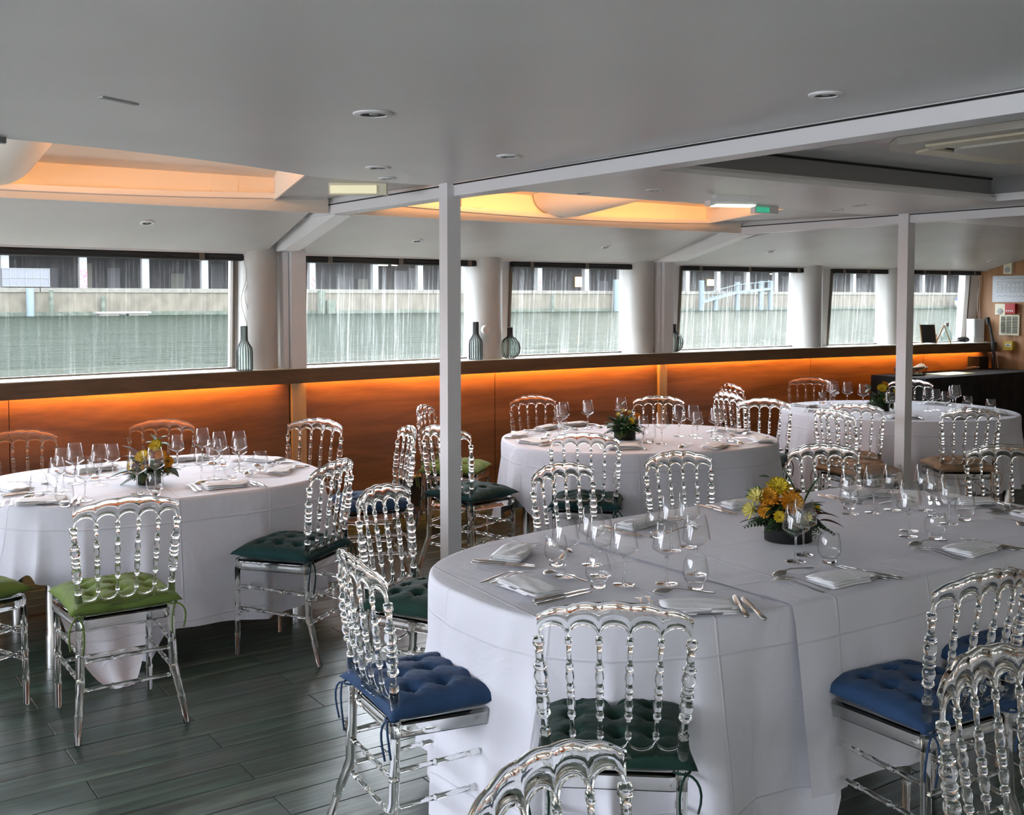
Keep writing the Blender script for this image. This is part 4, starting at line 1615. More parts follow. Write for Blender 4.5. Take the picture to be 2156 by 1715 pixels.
bouquet((3.19, 2.75, 0.7545), 'yellow and orange daisies with ferns in a black pot on the front table', 3, 0.088, 0.065,
        [FL('yellow', -0.035, 0.02, 0.190, -0.1, -0.7, 0.7, 1.45), FL('orange', -0.002, -0.04, 0.148, 0.25, -0.9, 0.45, 1.45), FL('orange', -0.075, 0.0, 0.160, -0.2, -0.8, 0.6, 1.25),
         FL('pale', -0.115, 0.0, 0.160, -0.6, -0.6, 0.5, 1.3), FL('orange', -0.10, -0.04, 0.118, -0.4, -0.9, 0.2, 0.8), FL('pale', -0.14, -0.02, 0.118, -0.8, -0.6, 0.1, 1.2),
         FL('yellow', -0.055, -0.085, 0.105, -0.1, -1, 0.3, 0.75), FL('yellow', 0.10, 0.0, 0.120, 0.6, -0.6, 0.4, 0.7), FL('pale', 0.05, -0.07, 0.10, 0.3, -1, 0.2, 0.7)],
        52, 22, 0.14, True,
        [FL('lily', 0.045, 0.02, 0.14, -0.35, 0.1, 1.0, 1.1), FL('lily', 0.055, 0.0, 0.13, 0.35, -0.2, 1.0, 1.1), FL('euca', -0.13, 0.03, 0.17, -0.8, -0.3, 0.6, 1.0), FL('euca', -0.125, 0.03, 0.165, -0.9, -0.2, 0.0, 1.0), FL('euca', -0.11, 0.04, 0.17, -0.1, -0.3, 0.9, 1.0),
         FL('burg', 0.10, -0.02, 0.10, 1, 0.1, 0.2, 1.2), FL('burg', 0.11, -0.03, 0.08, 1, -0.2, 0.1, 1.2), FL('euca', -0.06, 0.05, 0.23, -1, 0, 0.15, 1.2)])
bouquet((1.57, 5.42, 0.7498), 'yellow flowers with broad leaves at the centre of the left table', 5, 0.055, 0.05,
        [FL('yellow', 0.03, 0.02, 0.185, 0.1, -0.8, 0.6, 1.1), FL('yellow', -0.02, -0.02, 0.13, -0.2, -0.7, 0.7, 1.35), FL('yellow', -0.07, -0.02, 0.09, -0.8, -0.7, 0.2, 1.1), FL('orange', 0.06, 0.0, 0.14, 0.4, -0.8, 0.3, 0.9),
         FL('orange', 0.085, 0.02, 0.11, 0.7, -0.7, 0.2, 0.9), FL('orange', 0.0, -0.05, 0.09, 0, -1, 0.2, 0.7), FL('orange', 0.09, 0.01, 0.075, 0.7, -0.7, 0.2, 0.7)],
        26, 5, 0.11, False,
        [FL('broad', -0.05, -0.04, 0.07, -1, -0.3, 0.1, 1.15), FL('broad', 0.0, -0.06, 0.07, 0.2, -1, -0.1, 0.9), FL('broad', 0.08, -0.02, 0.08, 1, -0.3, -0.1, 0.8), FL('euca', 0.03, 0.02, 0.21, -0.5, 0, 0.8, 1.3), FL('euca', 0.04, 0.02, 0.22, 0.9, 0, 0.4, 1.4), FL('euca', 0.05, 0.02, 0.20, 1, 0, -0.1, 1.4),
         FL('euca', 0.02, 0.02, 0.20, -0.9, 0, 0.2, 1.2), FL('burg', -0.06, 0.03, 0.14, -0.8, 0, 0.9, 1.3), FL('burg', -0.055, 0.03, 0.12, -1, 0, 0.5, 1.2)])
bouquet((4.64, 5.38, 0.7498), 'green leafy bouquet with small yellow blooms on the middle table', 9, 0.07, 0.06,
        [FL('yellow', 0.04, -0.03, 0.12, 0.1, -0.9, 0.4, 0.8), FL('pale', 0.03, 0.02, 0.17, 0, -0.6, 0.8, 0.6), FL('pale', -0.04, 0.02, 0.155, -0.3, -0.6, 0.7, 0.6), FL('orange', 0.08, 0.0, 0.15, 0.5, -0.7, 0.4, 0.7), FL('pale', -0.01, 0.0, 0.18, 0, -0.4, 0.9, 0.6)],
        34, 8, 0.135, False,
        [FL('broad', -0.06, -0.04, 0.10, -0.6, -0.6, 0.1, 0.8), FL('broad', 0.0, -0.05, 0.10, -0.1, -0.8, 0.3, 0.8), FL('broad', -0.03, -0.05, 0.06, -0.2, -1, -0.2, 0.8), FL('euca', -0.02, 0.02, 0.22, 0.6, 0, 0.7, 1.2), FL('euca', -0.02, 0.02, 0.21, -0.8, 0, 0.5, 1.2), FL('euca', -0.01, 0.02, 0.19, -1, 0, -0.1, 1.1)])
bouquet((7.56, 5.55, 0.7498), 'pale yellow roses with trailing green leaves on the far table', 13, 0.06, 0.06,
        [FL('yellow', -0.01, -0.02, 0.18, 0, -0.7, 0.7, 1.3), FL('orange', 0.03, 0.02, 0.21, 0.2, -0.7, 0.7, 0.9), FL('yellow', 0.10, -0.02, 0.15, 0.6, -0.7, 0.4, 1.1), FL('pale', -0.06, -0.03, 0.06, -0.4, -0.9, 0.1, 0.8), FL('pale', 0.01, -0.05, 0.09, -0.4, -0.9, 0.1, 0.7)],
        30, 5, 0.13, False,
        [FL('euca', -0.10, -0.02, 0.19, -0.9, 0, 0.3, 1.5), FL('euca', -0.10, -0.02, 0.18, -0.6, 0, 0.9, 1.5), FL('euca', -0.10, -0.02, 0.18, -0.9, 0, -0.5, 1.5), FL('broad', -0.05, -0.05, 0.08, -0.5, -0.7, -0.1, 0.9), FL('broad', 0.03, -0.05, 0.06, 0.2, -1, -0.1, 0.8)])


# ------------------------------------------------------------------ river and far bank
def water_material():
    m, nt, b, o = newmat('river_water')
    nt.nodes.remove(b)
    df = nd(nt, 'ShaderNodeBsdfDiffuse')
    df.inputs[0].default_value = (0.013, 0.018, 0.013, 1)
    gl = nd(nt, 'ShaderNodeBsdfGlossy')
    gl.inputs[0].default_value = (0.95, 0.95, 0.90, 1)
    gl.inputs['Roughness'].default_value = 0.06
    lw = nd(nt, 'ShaderNodeLayerWeight')
    lw.inputs['Blend'].default_value = 0.5
    pw = nd(nt, 'ShaderNodeMath', operation='POWER')
    pw.inputs[1].default_value = 5.0
    nt.links.new(lw.outputs['Facing'], pw.inputs[0])
    fa = nd(nt, 'ShaderNodeMath', operation='MULTIPLY_ADD', use_clamp=True)
    fa.inputs[1].default_value = 0.19
    fa.inputs[2].default_value = 0.006
    nt.links.new(pw.outputs[0], fa.inputs[0])
    mx = nd(nt, 'ShaderNodeMixShader')
    nt.links.new(fa.outputs[0], mx.inputs[0])
    nt.links.new(df.outputs[0], mx.inputs[1])
    nt.links.new(gl.outputs[0], mx.inputs[2])
    nt.links.new(mx.outputs[0], o.inputs[0])
    geo = nd(nt, 'ShaderNodeNewGeometry')
    mp = nd(nt, 'ShaderNodeMapping')
    mp.inputs['Rotation'].default_value = (0, 0, radians(30))
    mp.inputs['Scale'].default_value = (0.55, 1.7, 1)
    nt.links.new(geo.outputs['Position'], mp.inputs[0])
    n1 = nd(nt, 'ShaderNodeTexNoise')
    n1.inputs['Scale'].default_value = 0.45
    n1.inputs['Detail'].default_value = 6
    n1.inputs['Roughness'].default_value = 0.6
    nt.links.new(mp.outputs[0], n1.inputs[0])
    n2 = nd(nt, 'ShaderNodeTexNoise')
    n2.inputs['Scale'].default_value = 0.10
    n2.inputs['Detail'].default_value = 3
    nt.links.new(mp.outputs[0], n2.inputs[0])
    ad = nd(nt, 'ShaderNodeMath', operation='MULTIPLY_ADD')
    nt.links.new(n2.outputs[0], ad.inputs[0])
    ad.inputs[1].default_value = 1.2
    nt.links.new(n1.outputs[0], ad.inputs[2])
    bp = nd(nt, 'ShaderNodeBump')
    bp.inputs['Strength'].default_value = 0.8
    bp.inputs['Distance'].default_value = 1.0
    nt.links.new(ad.outputs[0], bp.inputs['Height'])
    for t_ in (df, gl, lw):
        nt.links.new(bp.outputs[0], t_.inputs['Normal'])
    return m


WZ = -0.30
wt = MB()
wt.add([(-400, 7.8, WZ), (700, 7.8, WZ), (700, 131, WZ), (-400, 131, WZ)], [(0, 1, 2, 3)])
struct(wt.obj('river_water', water_material(), recalc=False))
M['bounce_surface'] = noisy('bounce_ground_pale', (0.42, 0.40, 0.36), (0.55, 0.53, 0.48), 2, rough=0.9)
struct(MB().box(-300, -7.0, -0.6, 400, -3.6, 0.15).obj('bounce_ground', M['bounce_surface']))  # added unseen pale ground that bounces daylight up to the ceiling
QY = 130.0
M['quay'] = noisy('quay_stone', (0.066, 0.057, 0.042), (0.118, 0.106, 0.079), 0.9, stretch=(1, 1, 0.6), rough=0.9, bump=0.3, detail=8)
M['quaytop'] = noisy('quay_coping', (0.10, 0.093, 0.078), (0.13, 0.125, 0.105), 1.5, rough=0.9)
M['weed'] = noisy('waterline_weed', (0.03, 0.045, 0.03), (0.08, 0.09, 0.07), 2, rough=0.9)
M['concrete'] = noisy('pale_concrete', (0.15, 0.15, 0.145), (0.19, 0.19, 0.185), 1.2, rough=0.8)
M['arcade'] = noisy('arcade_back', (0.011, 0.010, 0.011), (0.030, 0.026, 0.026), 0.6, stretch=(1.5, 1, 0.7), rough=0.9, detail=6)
M['bluegrey'] = pmat('pale_blue_steel', (0.085, 0.115, 0.125), 0.6)
M['pink'] = noisy('pink_graffiti', (0.42, 0.05, 0.10), (0.34, 0.22, 0.22), 5, rough=0.7, detail=1)
struct(MB().box(-300, -60, -0.6, 400, -7.0, 6.0).obj('sky_blocker_wall', M['quay']))  # added unseen wall, blocks sky light coming through the opposite windows
q = struct(MB().box(-120, QY, -2, 420, QY + 3.5, 2.35).obj('quay_wall', M['quay']))
for k in range(30):
    a = -110 + k * 17.0
    MB().box(a, QY - 0.12, 2.36, a + 16.9, QY + 3.5, 2.86).obj('coping_stone', M['quaytop'], q)
MB().box(-120, QY - 0.05, -0.6, 420, QY, 0.15).obj('weed_band', M['weed'], q)
ar = tag(empty('arcade_building', (0, 0, 0)), 'long dark arcade building with pale concrete pillars across the river', 'building')
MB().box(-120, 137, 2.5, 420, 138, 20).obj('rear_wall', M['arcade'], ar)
MB().box(-120, QY + 0.6, 7.0, 420, 138, 8.0).obj('upper_beam', M['concrete'], ar)
MB().box(-120, QY + 0.9, 8.0, 420, 137, 20).obj('upper_storeys', M['quay'], ar)
MB().box(-120, QY + 2.5, 2.4, 420, 137, 2.6).obj('arcade_floor', M['arcade'], ar)
cols = [2.1, 9.3, 16.5, 22.6, 30.9, 38.0, 45.2, 52.4, 59.5, 68.7, 75.7, 82.8, 89.6, 96.3, 105.3, 112.3] + [119.5 + 7.2 * k for k in range(24)]
pc = MB().box(-0.42, 0, 0, 0.42, 0.7, 4.2).data('pillar', M['concrete'], smooth=False)
gr = MB().box(-0.30, -0.02, 0, 0.30, -0.005, 2.1)
for x in cols:
    o = link('pillar', pc, ar, (x, QY + 1.2, 2.8))
    if abs(x - 30.9) < 0.1:
        MB().box(-0.38, -0.03, 0.05, 0.40, -0.004, 2.25).obj('pink_graffiti', M['pink'], o)
    elif 50 < x < 120:
        g = MB()
        r_ = random.Random(int(x))
        for s0 in (0, 1):
            cx, cz = r_.uniform(-0.1, 0.1), 0.6 + s0 * 0.7
            pts = [(cx + 0.24 * cos(t * 0.7 + x), -0.02, cz + 0.30 * sin(t * 0.9)) for t in range(9)]
            g.tube(pts, 0.035, 4)
        g.obj('graffiti_line', pmat('graffiti_%d' % int(x), r_.choice([(0.25, 0.35, 0.55), (0.5, 0.15, 0.15), (0.2, 0.3, 0.35)]), 0.7), o)
rr_ = random.Random(4)
for k in range(46):
    x = -8 + k * 4.3 + rr_.uniform(-1, 1)
    w_, h_ = rr_.uniform(0.9, 2.2), rr_.uniform(1.6, 3.4)
    tone = rr_.uniform(0.02, 0.09)
    MB().box(x, 136.6, 2.7, x + w_, 136.95, 2.7 + h_).obj('shutter', pmat('shutter_%d' % k, (tone, tone * 0.95, tone * (1.0 if k % 3 else 0.75)), 0.8), ar)
for x, z0, z1, w_ in ((108.0, 3.5, 5.1, 1.6), (137.5, 3.9, 5.0, 2.0)):
    MB().box(x - w_ / 2, 136.3, z0, x + w_ / 2, 136.6, z1).obj('lit_window', pmat('warm_lit_window', (0.9, 0.7, 0.4), 0.5, emit=(1.0, 0.62, 0.25), estr=1.6), ar)
for x, z, w_ in ((70.5, 6.2, 1.6), (72.8, 6.25, 0.8), (150, 6.0, 1.2)):
    MB().box(x, 134.0, z, x + w_, 134.3, z + 0.15).obj('ceiling_tube', pmat('lit_tube', (0.9, 0.9, 0.9), 0.5, emit=(1, 0.9, 0.75), estr=3.0), ar)
# white site cabin on the quay edge
cb = tag(empty('site_cabin', (22.1, QY - 0.1, 2.88)), 'pale grey panelled cabin on the quay seen at the left window edge', 'cabin')
MB().box(0, 0, 0.15, 4.9, 1.1, 2.1).obj('cabin_wall', pmat('cabin_grey', (0.10, 0.105, 0.12), 0.6), cb)
for k in range(7):
    MB().box(k * 0.8 - 0.03, -0.05, 0.1, k * 0.8 + 0.03, 0.0, 2.12).obj('post', M['concrete'], cb)
for z in (0.1, 1.05, 2.08):
    MB().box(0, -0.05, z, 4.9, 0.0, z + 0.06).obj('rail', M['concrete'], cb)


def pile(x, w_, top, mat, lab, name='mooring_pile', y=QY - 1.0):
    m = MB()
    m.tube([(x, y, -1), (x, y, top - 0.1), (x, y, top)], [w_ / 2, w_ / 2, w_ / 2 * 0.9], 12)
    tag(m.obj(name, mat, smooth=True), lab, 'pile', 'mooring piles along the quay')


pile(24.7, 0.85, 2.8, M['bluegrey'], 'pale grey mooring pile below the quay cabin')
pile(26.9, 0.5, 2.6, M['weed'], 'dark thin pile just right of the pale pile')
pile(59.7, 1.0, 2.7, M['weed'], 'dark mossy pile seen left in the second window')
pile(61.0, 1.3, 1.4, M['weed'], 'dark stump beside the mossy pile in the second window')
pile(97.0, 0.55, 2.2, M['weed'], 'dark tapered fender on the quay in the third window')
pile(109.5, 1.1, 4.6, M['bluegrey'], 'tall pale blue mooring pile at the right of the third window')
pile(32.6, 0.5, 1.9, M['weed'], 'dark bottle-shaped fender on the quay behind the pontoon', y=QY - 0.5)
pt = tag(empty('floating_pontoon', (31.4, QY - 2.5, WZ)), 'low white floating pontoon moored below the quay', 'pontoon')
MB().box(0, 0, 0.25, 6.1, 1.5, 0.45).obj('deck_board', M['concrete'], pt)
for a in (0.3, 3.6):
    MB().box(a, 0.1, -0.1, a + 2.2, 1.4, 0.25).obj('float', M['quaytop'], pt)
gw = tag(empty('gangway', (125.7, QY - 3, 0)), 'pale blue steel gangway and dolphins seen through the fourth window', 'gangway')
for a, top in ((0, 4.6), (3.2, 1.6), (8.3, 4.4), (14.0, 4.6), (16.3, 4.7)):
    MB().tube([(a, 0, -1), (a, 0, top)], 0.45, 10).obj('dolphin_pile', M['bluegrey'], gw, smooth=True)
gz = MB()
gz.prism([(0, 0.9), (7.5, 2.4), (16, 3.1), (16, 3.5), (7.5, 2.8), (0, 1.3)], -0.5, 0.5, 'y')
gz.obj('walkway', M['bluegrey'], gw)
for k in range(14):
    a = 1 + k * 1.1
    zb = 1.3 + a * 0.15
    MB().box(a - 0.05, -0.5, zb, a + 0.05, -0.4, zb + 1.2).obj('railing_post', M['bluegrey'], gw)
rl = MB().tube([(0, -0.45, 2.4), (7.5, -0.45, 3.9), (16, -0.45, 4.6)], 0.07, 6)
rl.obj('handrail', M['bluegrey'], gw)
bt = tag(empty('river_boat', (196.5, QY - 4, WZ)), 'white and blue boat on the river in the last window', 'boat')
hb = MB()
hb.prism([(0, 0.8), (0.8, 0), (11, 0), (12, 1.6), (0, 1.5)], -1.5, 1.5, 'y')
hb.obj('hull', pmat('boat_white', (0.7, 0.72, 0.74), 0.4), bt)
MB().box(0.3, -1.55, 1.5, 11.5, 1.5, 2.1).obj('blue_band', pmat('boat_blue', (0.06, 0.10, 0.38), 0.4), bt)
MB().box(2, -1.2, 2.1, 9, 1.2, 3.0).obj('cabin', pmat('boat_cabin', (0.5, 0.52, 0.55), 0.4), bt)
MB().box(1.2, -1.4, 3.0, 9.8, 1.4, 3.2).obj('canopy', pmat('boat_roof', (0.75, 0.75, 0.75), 0.4), bt)
lg = MB()
for a in (4.0, 6.2):
    lg.tube([(a - 0.6, -1.53, 1.2), (a - 0.35, -1.53, 0.6), (a, -1.53, 1.2), (a + 0.35, -1.53, 0.6), (a + 0.6, -1.53, 1.2)], 0.09, 5)
lg.obj('hull_emblem', bpy.data.materials['boat_blue'], bt)


# ------------------------------------------------------------------ fittings
def spot(x, y, z, r, lab, tilt=None):
    e = tag(empty('ceiling_spotlight', (x, y, z)), lab, 'downlight', 'recessed downlights')
    if tilt:
        e.rotation_euler = tilt
    MB().lathe([(r * 0.62, 0.0), (r * 0.66, -0.007), (r * 0.95, -0.006), (r, -0.003), (r, 0.002)], 32).obj('trim_ring', M['white'], e, smooth=True, sharp=50)
    MB().lathe([(r * 0.64, -0.004), (r * 0.6, -0.001), (r * 0.4, -0.0005), (0.001, -0.0005)], 24).obj('lamp_face', M['darkhole'], e, smooth=True)
    MB().lathe([(r * 0.22, -0.001), (r * 0.2, -0.005), (0.001, -0.006)], 12).obj('lens', M['grey'], e, smooth=True)


spot(1.63, 3.12, CZ, 0.066, 'largest round downlight above the left table\'s flowers')
spot(2.55, 2.08, CZ, 0.05, 'round downlight in the ceiling at upper right, before the beam')
spot(2.57, 3.72, CZ, 0.052, 'round downlight left of the beam, right of the middle pillar')
spot(2.31, 4.38, CZ, 0.058, 'larger of two downlights left of the middle pillar')
spot(2.55, 4.74, CZ, 0.046, 'smaller downlight left of the middle pillar, by the emergency lamp')
spot(3.80, 4.78, CZ, 0.048, 'first downlight right of the middle pillar on the ceiling strip')
spot(4.02, 4.42, CZ, 0.052, 'second downlight right of the middle pillar, beside the first')
spot(5.89, 4.70, CZ, 0.045, 'small downlight left of the far pillar')
spot(5.72, 4.40, CZ, 0.052, 'larger downlight left of the far pillar')
spot(4.60, 3.30, 2.40, 0.052, 'downlight in the raised ceiling beside the air conditioner')
spot(5.35, 3.25, 2.40, 0.052, 'downlight in the raised ceiling at the right edge of the photo')


def soffit_z(x, y, xc):
    yb = yl(x) + 0.13
    zt = 2.242 + 0.048 * ((x - xc) / 1.85) ** 2
    return 1.985 + (zt - 1.985) * (y - yb) / (6.2 - yb)


for x, y, xc, lab in ((1.93, 6.62, 1.05, 'eyeball downlight in the soffit above the first window'), (3.93, 6.86, 4.85, 'eyeball downlight in the soffit left above the second window'), (5.72, 6.88, 4.85, 'eyeball downlight in the soffit above the third window')):
    spot(x, y, soffit_z(x, y, xc) - 0.001, 0.042, lab, (radians(-14), 0, 0))


def soffit3(x, y):
    yb = yl(x) + 0.13
    t = (y - yb) / (5.0 - yb)
    return 1.985 + (2.262 - 1.985) * sin(t * pi / 2) ** 0.9


for x, y, lab in ((7.55, 6.75, 'eyeball downlight in the soffit above the fourth window'), (9.55, 6.75, 'eyeball downlight in the soffit above the fifth window'), (10.9, 6.65, 'eyeball downlight in the soffit above the last window')):
    spot(x, y, soffit3(x, y) - 0.002, 0.042, lab, (radians(-15), 0, 0))

# emergency lamps
e = tag(empty('emergency_lamp', (4.60, 4.42, 2.26)), 'lit emergency lamp hanging from the ceiling strip between the pillars', 'lamp')
MB().box(-0.10, -0.04, -0.03, 0.10, 0.04, 0.0).obj('housing', M['white'], e)
MB().box(-0.14, -0.05, -0.06, 0.14, 0.04, -0.031).obj('cover', M['white'], e)
MB().box(-0.11, -0.053, -0.056, 0.13, 0.03, -0.064).obj('diffuser', M['lampglow'], e)
e.rotation_euler = (0, 0, radians(-25))
e = tag(empty('emergency_lamp', (2.60, 5.15, 2.262)), 'cream emergency lamp box left of the middle pillar', 'lamp')
MB().box(-0.15, -0.04, -0.05, 0.15, 0.04, 0.01).obj('housing', M['cream'], e)
MB().box(-0.14, -0.05, -0.045, 0.10, -0.04, -0.005).obj('cover', pmat('lamp_cover', (0.85, 0.8, 0.55), 0.3, emit=(1, 0.9, 0.6), estr=0.25), e)
e.rotation_euler = (0, 0, radians(-35))
e = tag(empty('exit_sign', (5.35, 4.84, 2.262)), 'small green exit sign lamp under the ceiling, left of the far pillar', 'exit sign')
MB().box(-0.11, -0.02, -0.045, 0.11, 0.02, 0.0).obj('housing', M['white'], e)
MB().box(-0.10, -0.024, -0.040, 0.02, -0.021, -0.008).obj('sign_face', M['greensign'], e)
tag(MB().box(-0.07, -0.01, -0.003, 0.07, 0.01, 0.001).obj('metal_plate', M['grey'], loc=(0.90, 3.35, CZ - 0.001), rz=0.5), 'small bent metal plate on the ceiling at upper left', 'plate')
# grille strip at the left edge of the ceiling opening
e = tag(empty('ceiling_grille', (0.26, 4.33, 2.236)), 'dark slotted grille at the left edge, beside the light well', 'grille')
MB().box(0, 0, 0, 0.5, 0.03, 0.0235).obj('grille_frame', M['grey'], e)
for k in range(3):
    MB().box(0.0, -0.005, 0.002 + k * 0.007, 0.5, 0.0, 0.005 + k * 0.007).obj('slat', M['black'], e)

# ceiling air conditioner
e = tag(empty('air_conditioner', (4.86, 2.62, 2.40)), 'white ceiling cassette air conditioner in the raised ceiling', 'air conditioner')
oc = [(-0.60, -0.45), (-0.45, -0.60), (0.45, -0.60), (0.60, -0.45), (0.60, 0.45), (0.45, 0.60), (-0.45, 0.60), (-0.60, 0.45)]
MB().prism(oc, -0.035, -0.001, 'z').obj('cassette_panel', pmat('ac_plastic', (0.62, 0.61, 0.55), 0.45), e)
MB().prism([(p[0] * 0.62, p[1] * 0.62) for p in oc], -0.055, -0.036, 'z').obj('intake_panel', bpy.data.materials['ac_plastic'], e)
for k in range(4):
    a = k * pi / 2
    f = MB()
    f.prism([(-0.36, -0.52), (0.36, -0.52), (0.42, -0.40), (-0.42, -0.40)], -0.048, -0.037, 'z')
    f.obj('air_flap', M['cream'], e, rz=a)
    MB().box(-0.40, -0.385, -0.040, 0.40, -0.377, -0.0355).obj('air_slot', M['gap'], e, rz=a)

# roller blinds and their cords
for i, (a, b) in enumerate(WIN[1:]):
    e = tag(empty('roller_blind', ((a + b) / 2, 0, 0)), 'black rolled-up blind above the %s window from left' % ORD[i], 'blind', 'rolled-up blinds above the windows')
    n = 10
    xc = (a + b) / 2
    a2, b2 = a - 0.02, b + 0.06
    pts = [(a2 + (b2 - a2) * k / n - xc, yl(a2 + (b2 - a2) * k / n) + 0.165, 1.953) for k in range(n + 1)]
    MB().tube(pts, 0.027, 12).obj('rolled_fabric', M['black'], e, smooth=True, sharp=40)
    MB().tube([(p[0], p[1] - 0.022, p[2] - 0.018) for p in pts], 0.006, 6).obj('bottom_bar', M['black'], e, smooth=True)
    for f in (0.12, 0.5, 0.9):
        x = a2 + (b2 - a2) * f
        MB().box(x - xc - 0.018, yl(x) + 0.133, 1.925, x - xc + 0.018, yl(x) + 0.20, 1.982).obj('strap', M['greybrown'], e)
    # pull cord
    x = b - 0.03
    k1 = MB()
    pts = [(x - xc + 0.05 + 0.02 * sin(t * 0.9), yl(x) + 0.13, 1.93 - 0.0045 * t * (1.05 if i % 2 else 0.95) * 10 / 0.8) for t in range(13)]
    k1.tube(pts, 0.0022, 5)
    k1.tube([(p[0] + 0.025 + 0.012 * sin(q * 1.3), p[1] - 0.004, p[2]) for q, p in enumerate(pts)], 0.0018, 5)
    k1.obj('pull_cord', M['cord'], e, smooth=True)


# cage vases on the ledge
def vase(x, y, round_, lab, h=0.30, r=0.055):
    e = tag(empty('cage_vase', (x, y, 1.181)), lab, 'vase', 'wire cage vases on the ledge')
    if round_:
        prof = [(0.030, 0.002), (0.055, 0.012), (0.078, 0.045), (0.085, 0.085), (0.076, 0.125), (0.05, 0.158), (0.026, 0.175), (0.0205, 0.195), (0.0205, 0.252)]
    else:
        prof = [(0.052, 0.002), (0.054, 0.01), (0.054, 0.125), (0.050, 0.155), (0.034, 0.180), (0.0225, 0.205), (0.0215, 0.235), (0.0215, h)]
    MB().lathe([(max(0.001, r_ - 0.004), z) for r_, z in prof], 24).obj('inner_bottle', M['bottleglass'], e, smooth=True, recalc=True)
    w = MB()
    nW = 18
    for k in range(nW):
        an = 2 * pi * k / nW
        w.tube([(r_ * cos(an), r_ * sin(an), z) for r_, z in prof], 0.0027, 5)
    for r_, z in (prof[0], prof[-1]):
        w.tube([(r_ * cos(2 * pi * t / 20), r_ * sin(2 * pi * t / 20), z) for t in range(21)], 0.002, 5)
    w.obj('wire_cage', M['black'], e, smooth=True)
    return e


vase(2.70, 7.07, False, 'tall black wire bottle vase at the first round column')
vase(4.70, 7.27, False, 'tall black wire bottle vase at the second round column')
vase(5.04, 7.28, True, 'round black wire vase under the third window')
vase(6.88, 7.30, True, 'round wire vase half hidden by the post before the fourth window')
# glass carafe and small frame boards near the end of the ledge
e = tag(empty('carafe', (10.72, 7.05, 1.181)), 'clear carafe on the ledge before the last window', 'bottle')
MB().lathe([(0.05, 0.002), (0.055, 0.02), (0.055, 0.10), (0.03, 0.14), (0.02, 0.16), (0.02, 0.22)], 20).obj('carafe_body', M['bottleglass'], e, smooth=True)
MB().lathe([(0.022, 0.18), (0.022, 0.225), (0.001, 0.226)], 16).obj('stopper', M['grey'], e, smooth=True)
for x, y, an, mt, lab in ((10.38, 7.03, 0.5, 'slate', 'dark slate menu board on a wooden easel at the last window'),):
    e = tag(empty('menu_board', (x, y, 1.181), -an), lab, 'menu board')
    m = MB()
    m.prism([(0, 0.012), (0.05, 0.205), (0.06, 0.202), (0.012, 0.008)], -0.075, 0.075, 'x')
    m.obj('slate', pmat('slate', (0.03, 0.03, 0.032), 0.6), e)
    for sx in (-0.085, 0.075):
        MB().prism([(0, 0.0), (0.055, 0.21), (0.065, 0.21), (0.012, 0.0)], sx, sx + 0.010, 'x').obj('easel_leg', M['lightwood'], e)
    MB().prism([(0.05, 0.19), (0.13, 0.0), (0.12, 0.0), (0.045, 0.18)], -0.006, 0.006, 'x').obj('easel_leg', M['lightwood'], e)
e = tag(empty('wooden_easel', (10.62, 7.02, 1.181), 0.9), 'small empty wooden easel right of the slate menu board', 'easel')
for a in (-1, 1):
    MB().prism([(a * 0.07, 0.0), (a * 0.085, 0.0), (0.005, 0.20), (-0.008, 0.20)], -0.006 + a * 0.007, 0.006 + a * 0.007, 'x').obj('easel_leg', M['lightwood'], e)
e = tag(empty('candle_pot', (10.55, 7.10, 1.181)), 'small pinkish pot between menu board and carafe', 'pot')
MB().lathe([(0.03, 0.0), (0.042, 0.06), (0.040, 0.10), (0.036, 0.10), (0.03, 0.02), (0.001, 0.02)], 16).obj('pot_body', M['bread'], e, smooth=True)
e = tag(empty('cable_bundle', (11.0, 7.03, 1.181)), 'coiled dark cables beside the white speaker', 'cable')
cbm = MB()
for k in range(3):
    cbm.tube([(0.09 * cos(t * 0.55) * (1 - k * 0.2), 0.05 * sin(t * 0.55), 0.012 + 0.012 * k + 0.02 * abs(sin(t * 0.4 + k))) for t in range(13)], 0.009, 6)
cbm.obj('coil', M['black'], e, smooth=True)
e = tag(empty('loudspeaker', (11.22, 7.02, 1.181), -0.3), 'white box loudspeaker standing at the end of the ledge', 'speaker')
MB().prism([(-0.07, -0.06), (0.07, -0.06), (0.07, 0.06), (-0.07, 0.06)], 0.0, 0.26, 'z').obj('cabinet', M['white'], e)
MB().box(-0.062, -0.066, 0.05, 0.062, -0.0605, 0.25).obj('grille_cloth', pmat('speaker_grille', (0.62, 0.64, 0.68), 0.7), e)
MB().tube([(0.06, -0.05, 0.02), (0.10, -0.12, -0.01), (0.12, -0.20, -0.12), (0.13, -0.22, -0.28)], 0.003, 5).obj('power_lead', M['white'], e, smooth=True)

# things on the end wall (facing -x)
EX = XR


def wallbox(name, y0, y1, z0, z1, d, mat, lab, cat, extra=None):
    e = tag(empty(name, (EX, (y0 + y1) / 2, (z0 + z1) / 2)), lab, cat)
    w, h = abs(y1 - y0) / 2, abs(z1 - z0) / 2
    MB().box(-d, -w, -h, 0, w, h).obj('housing', mat, e)
    if extra:
        extra(e, w, h, d)
    return e


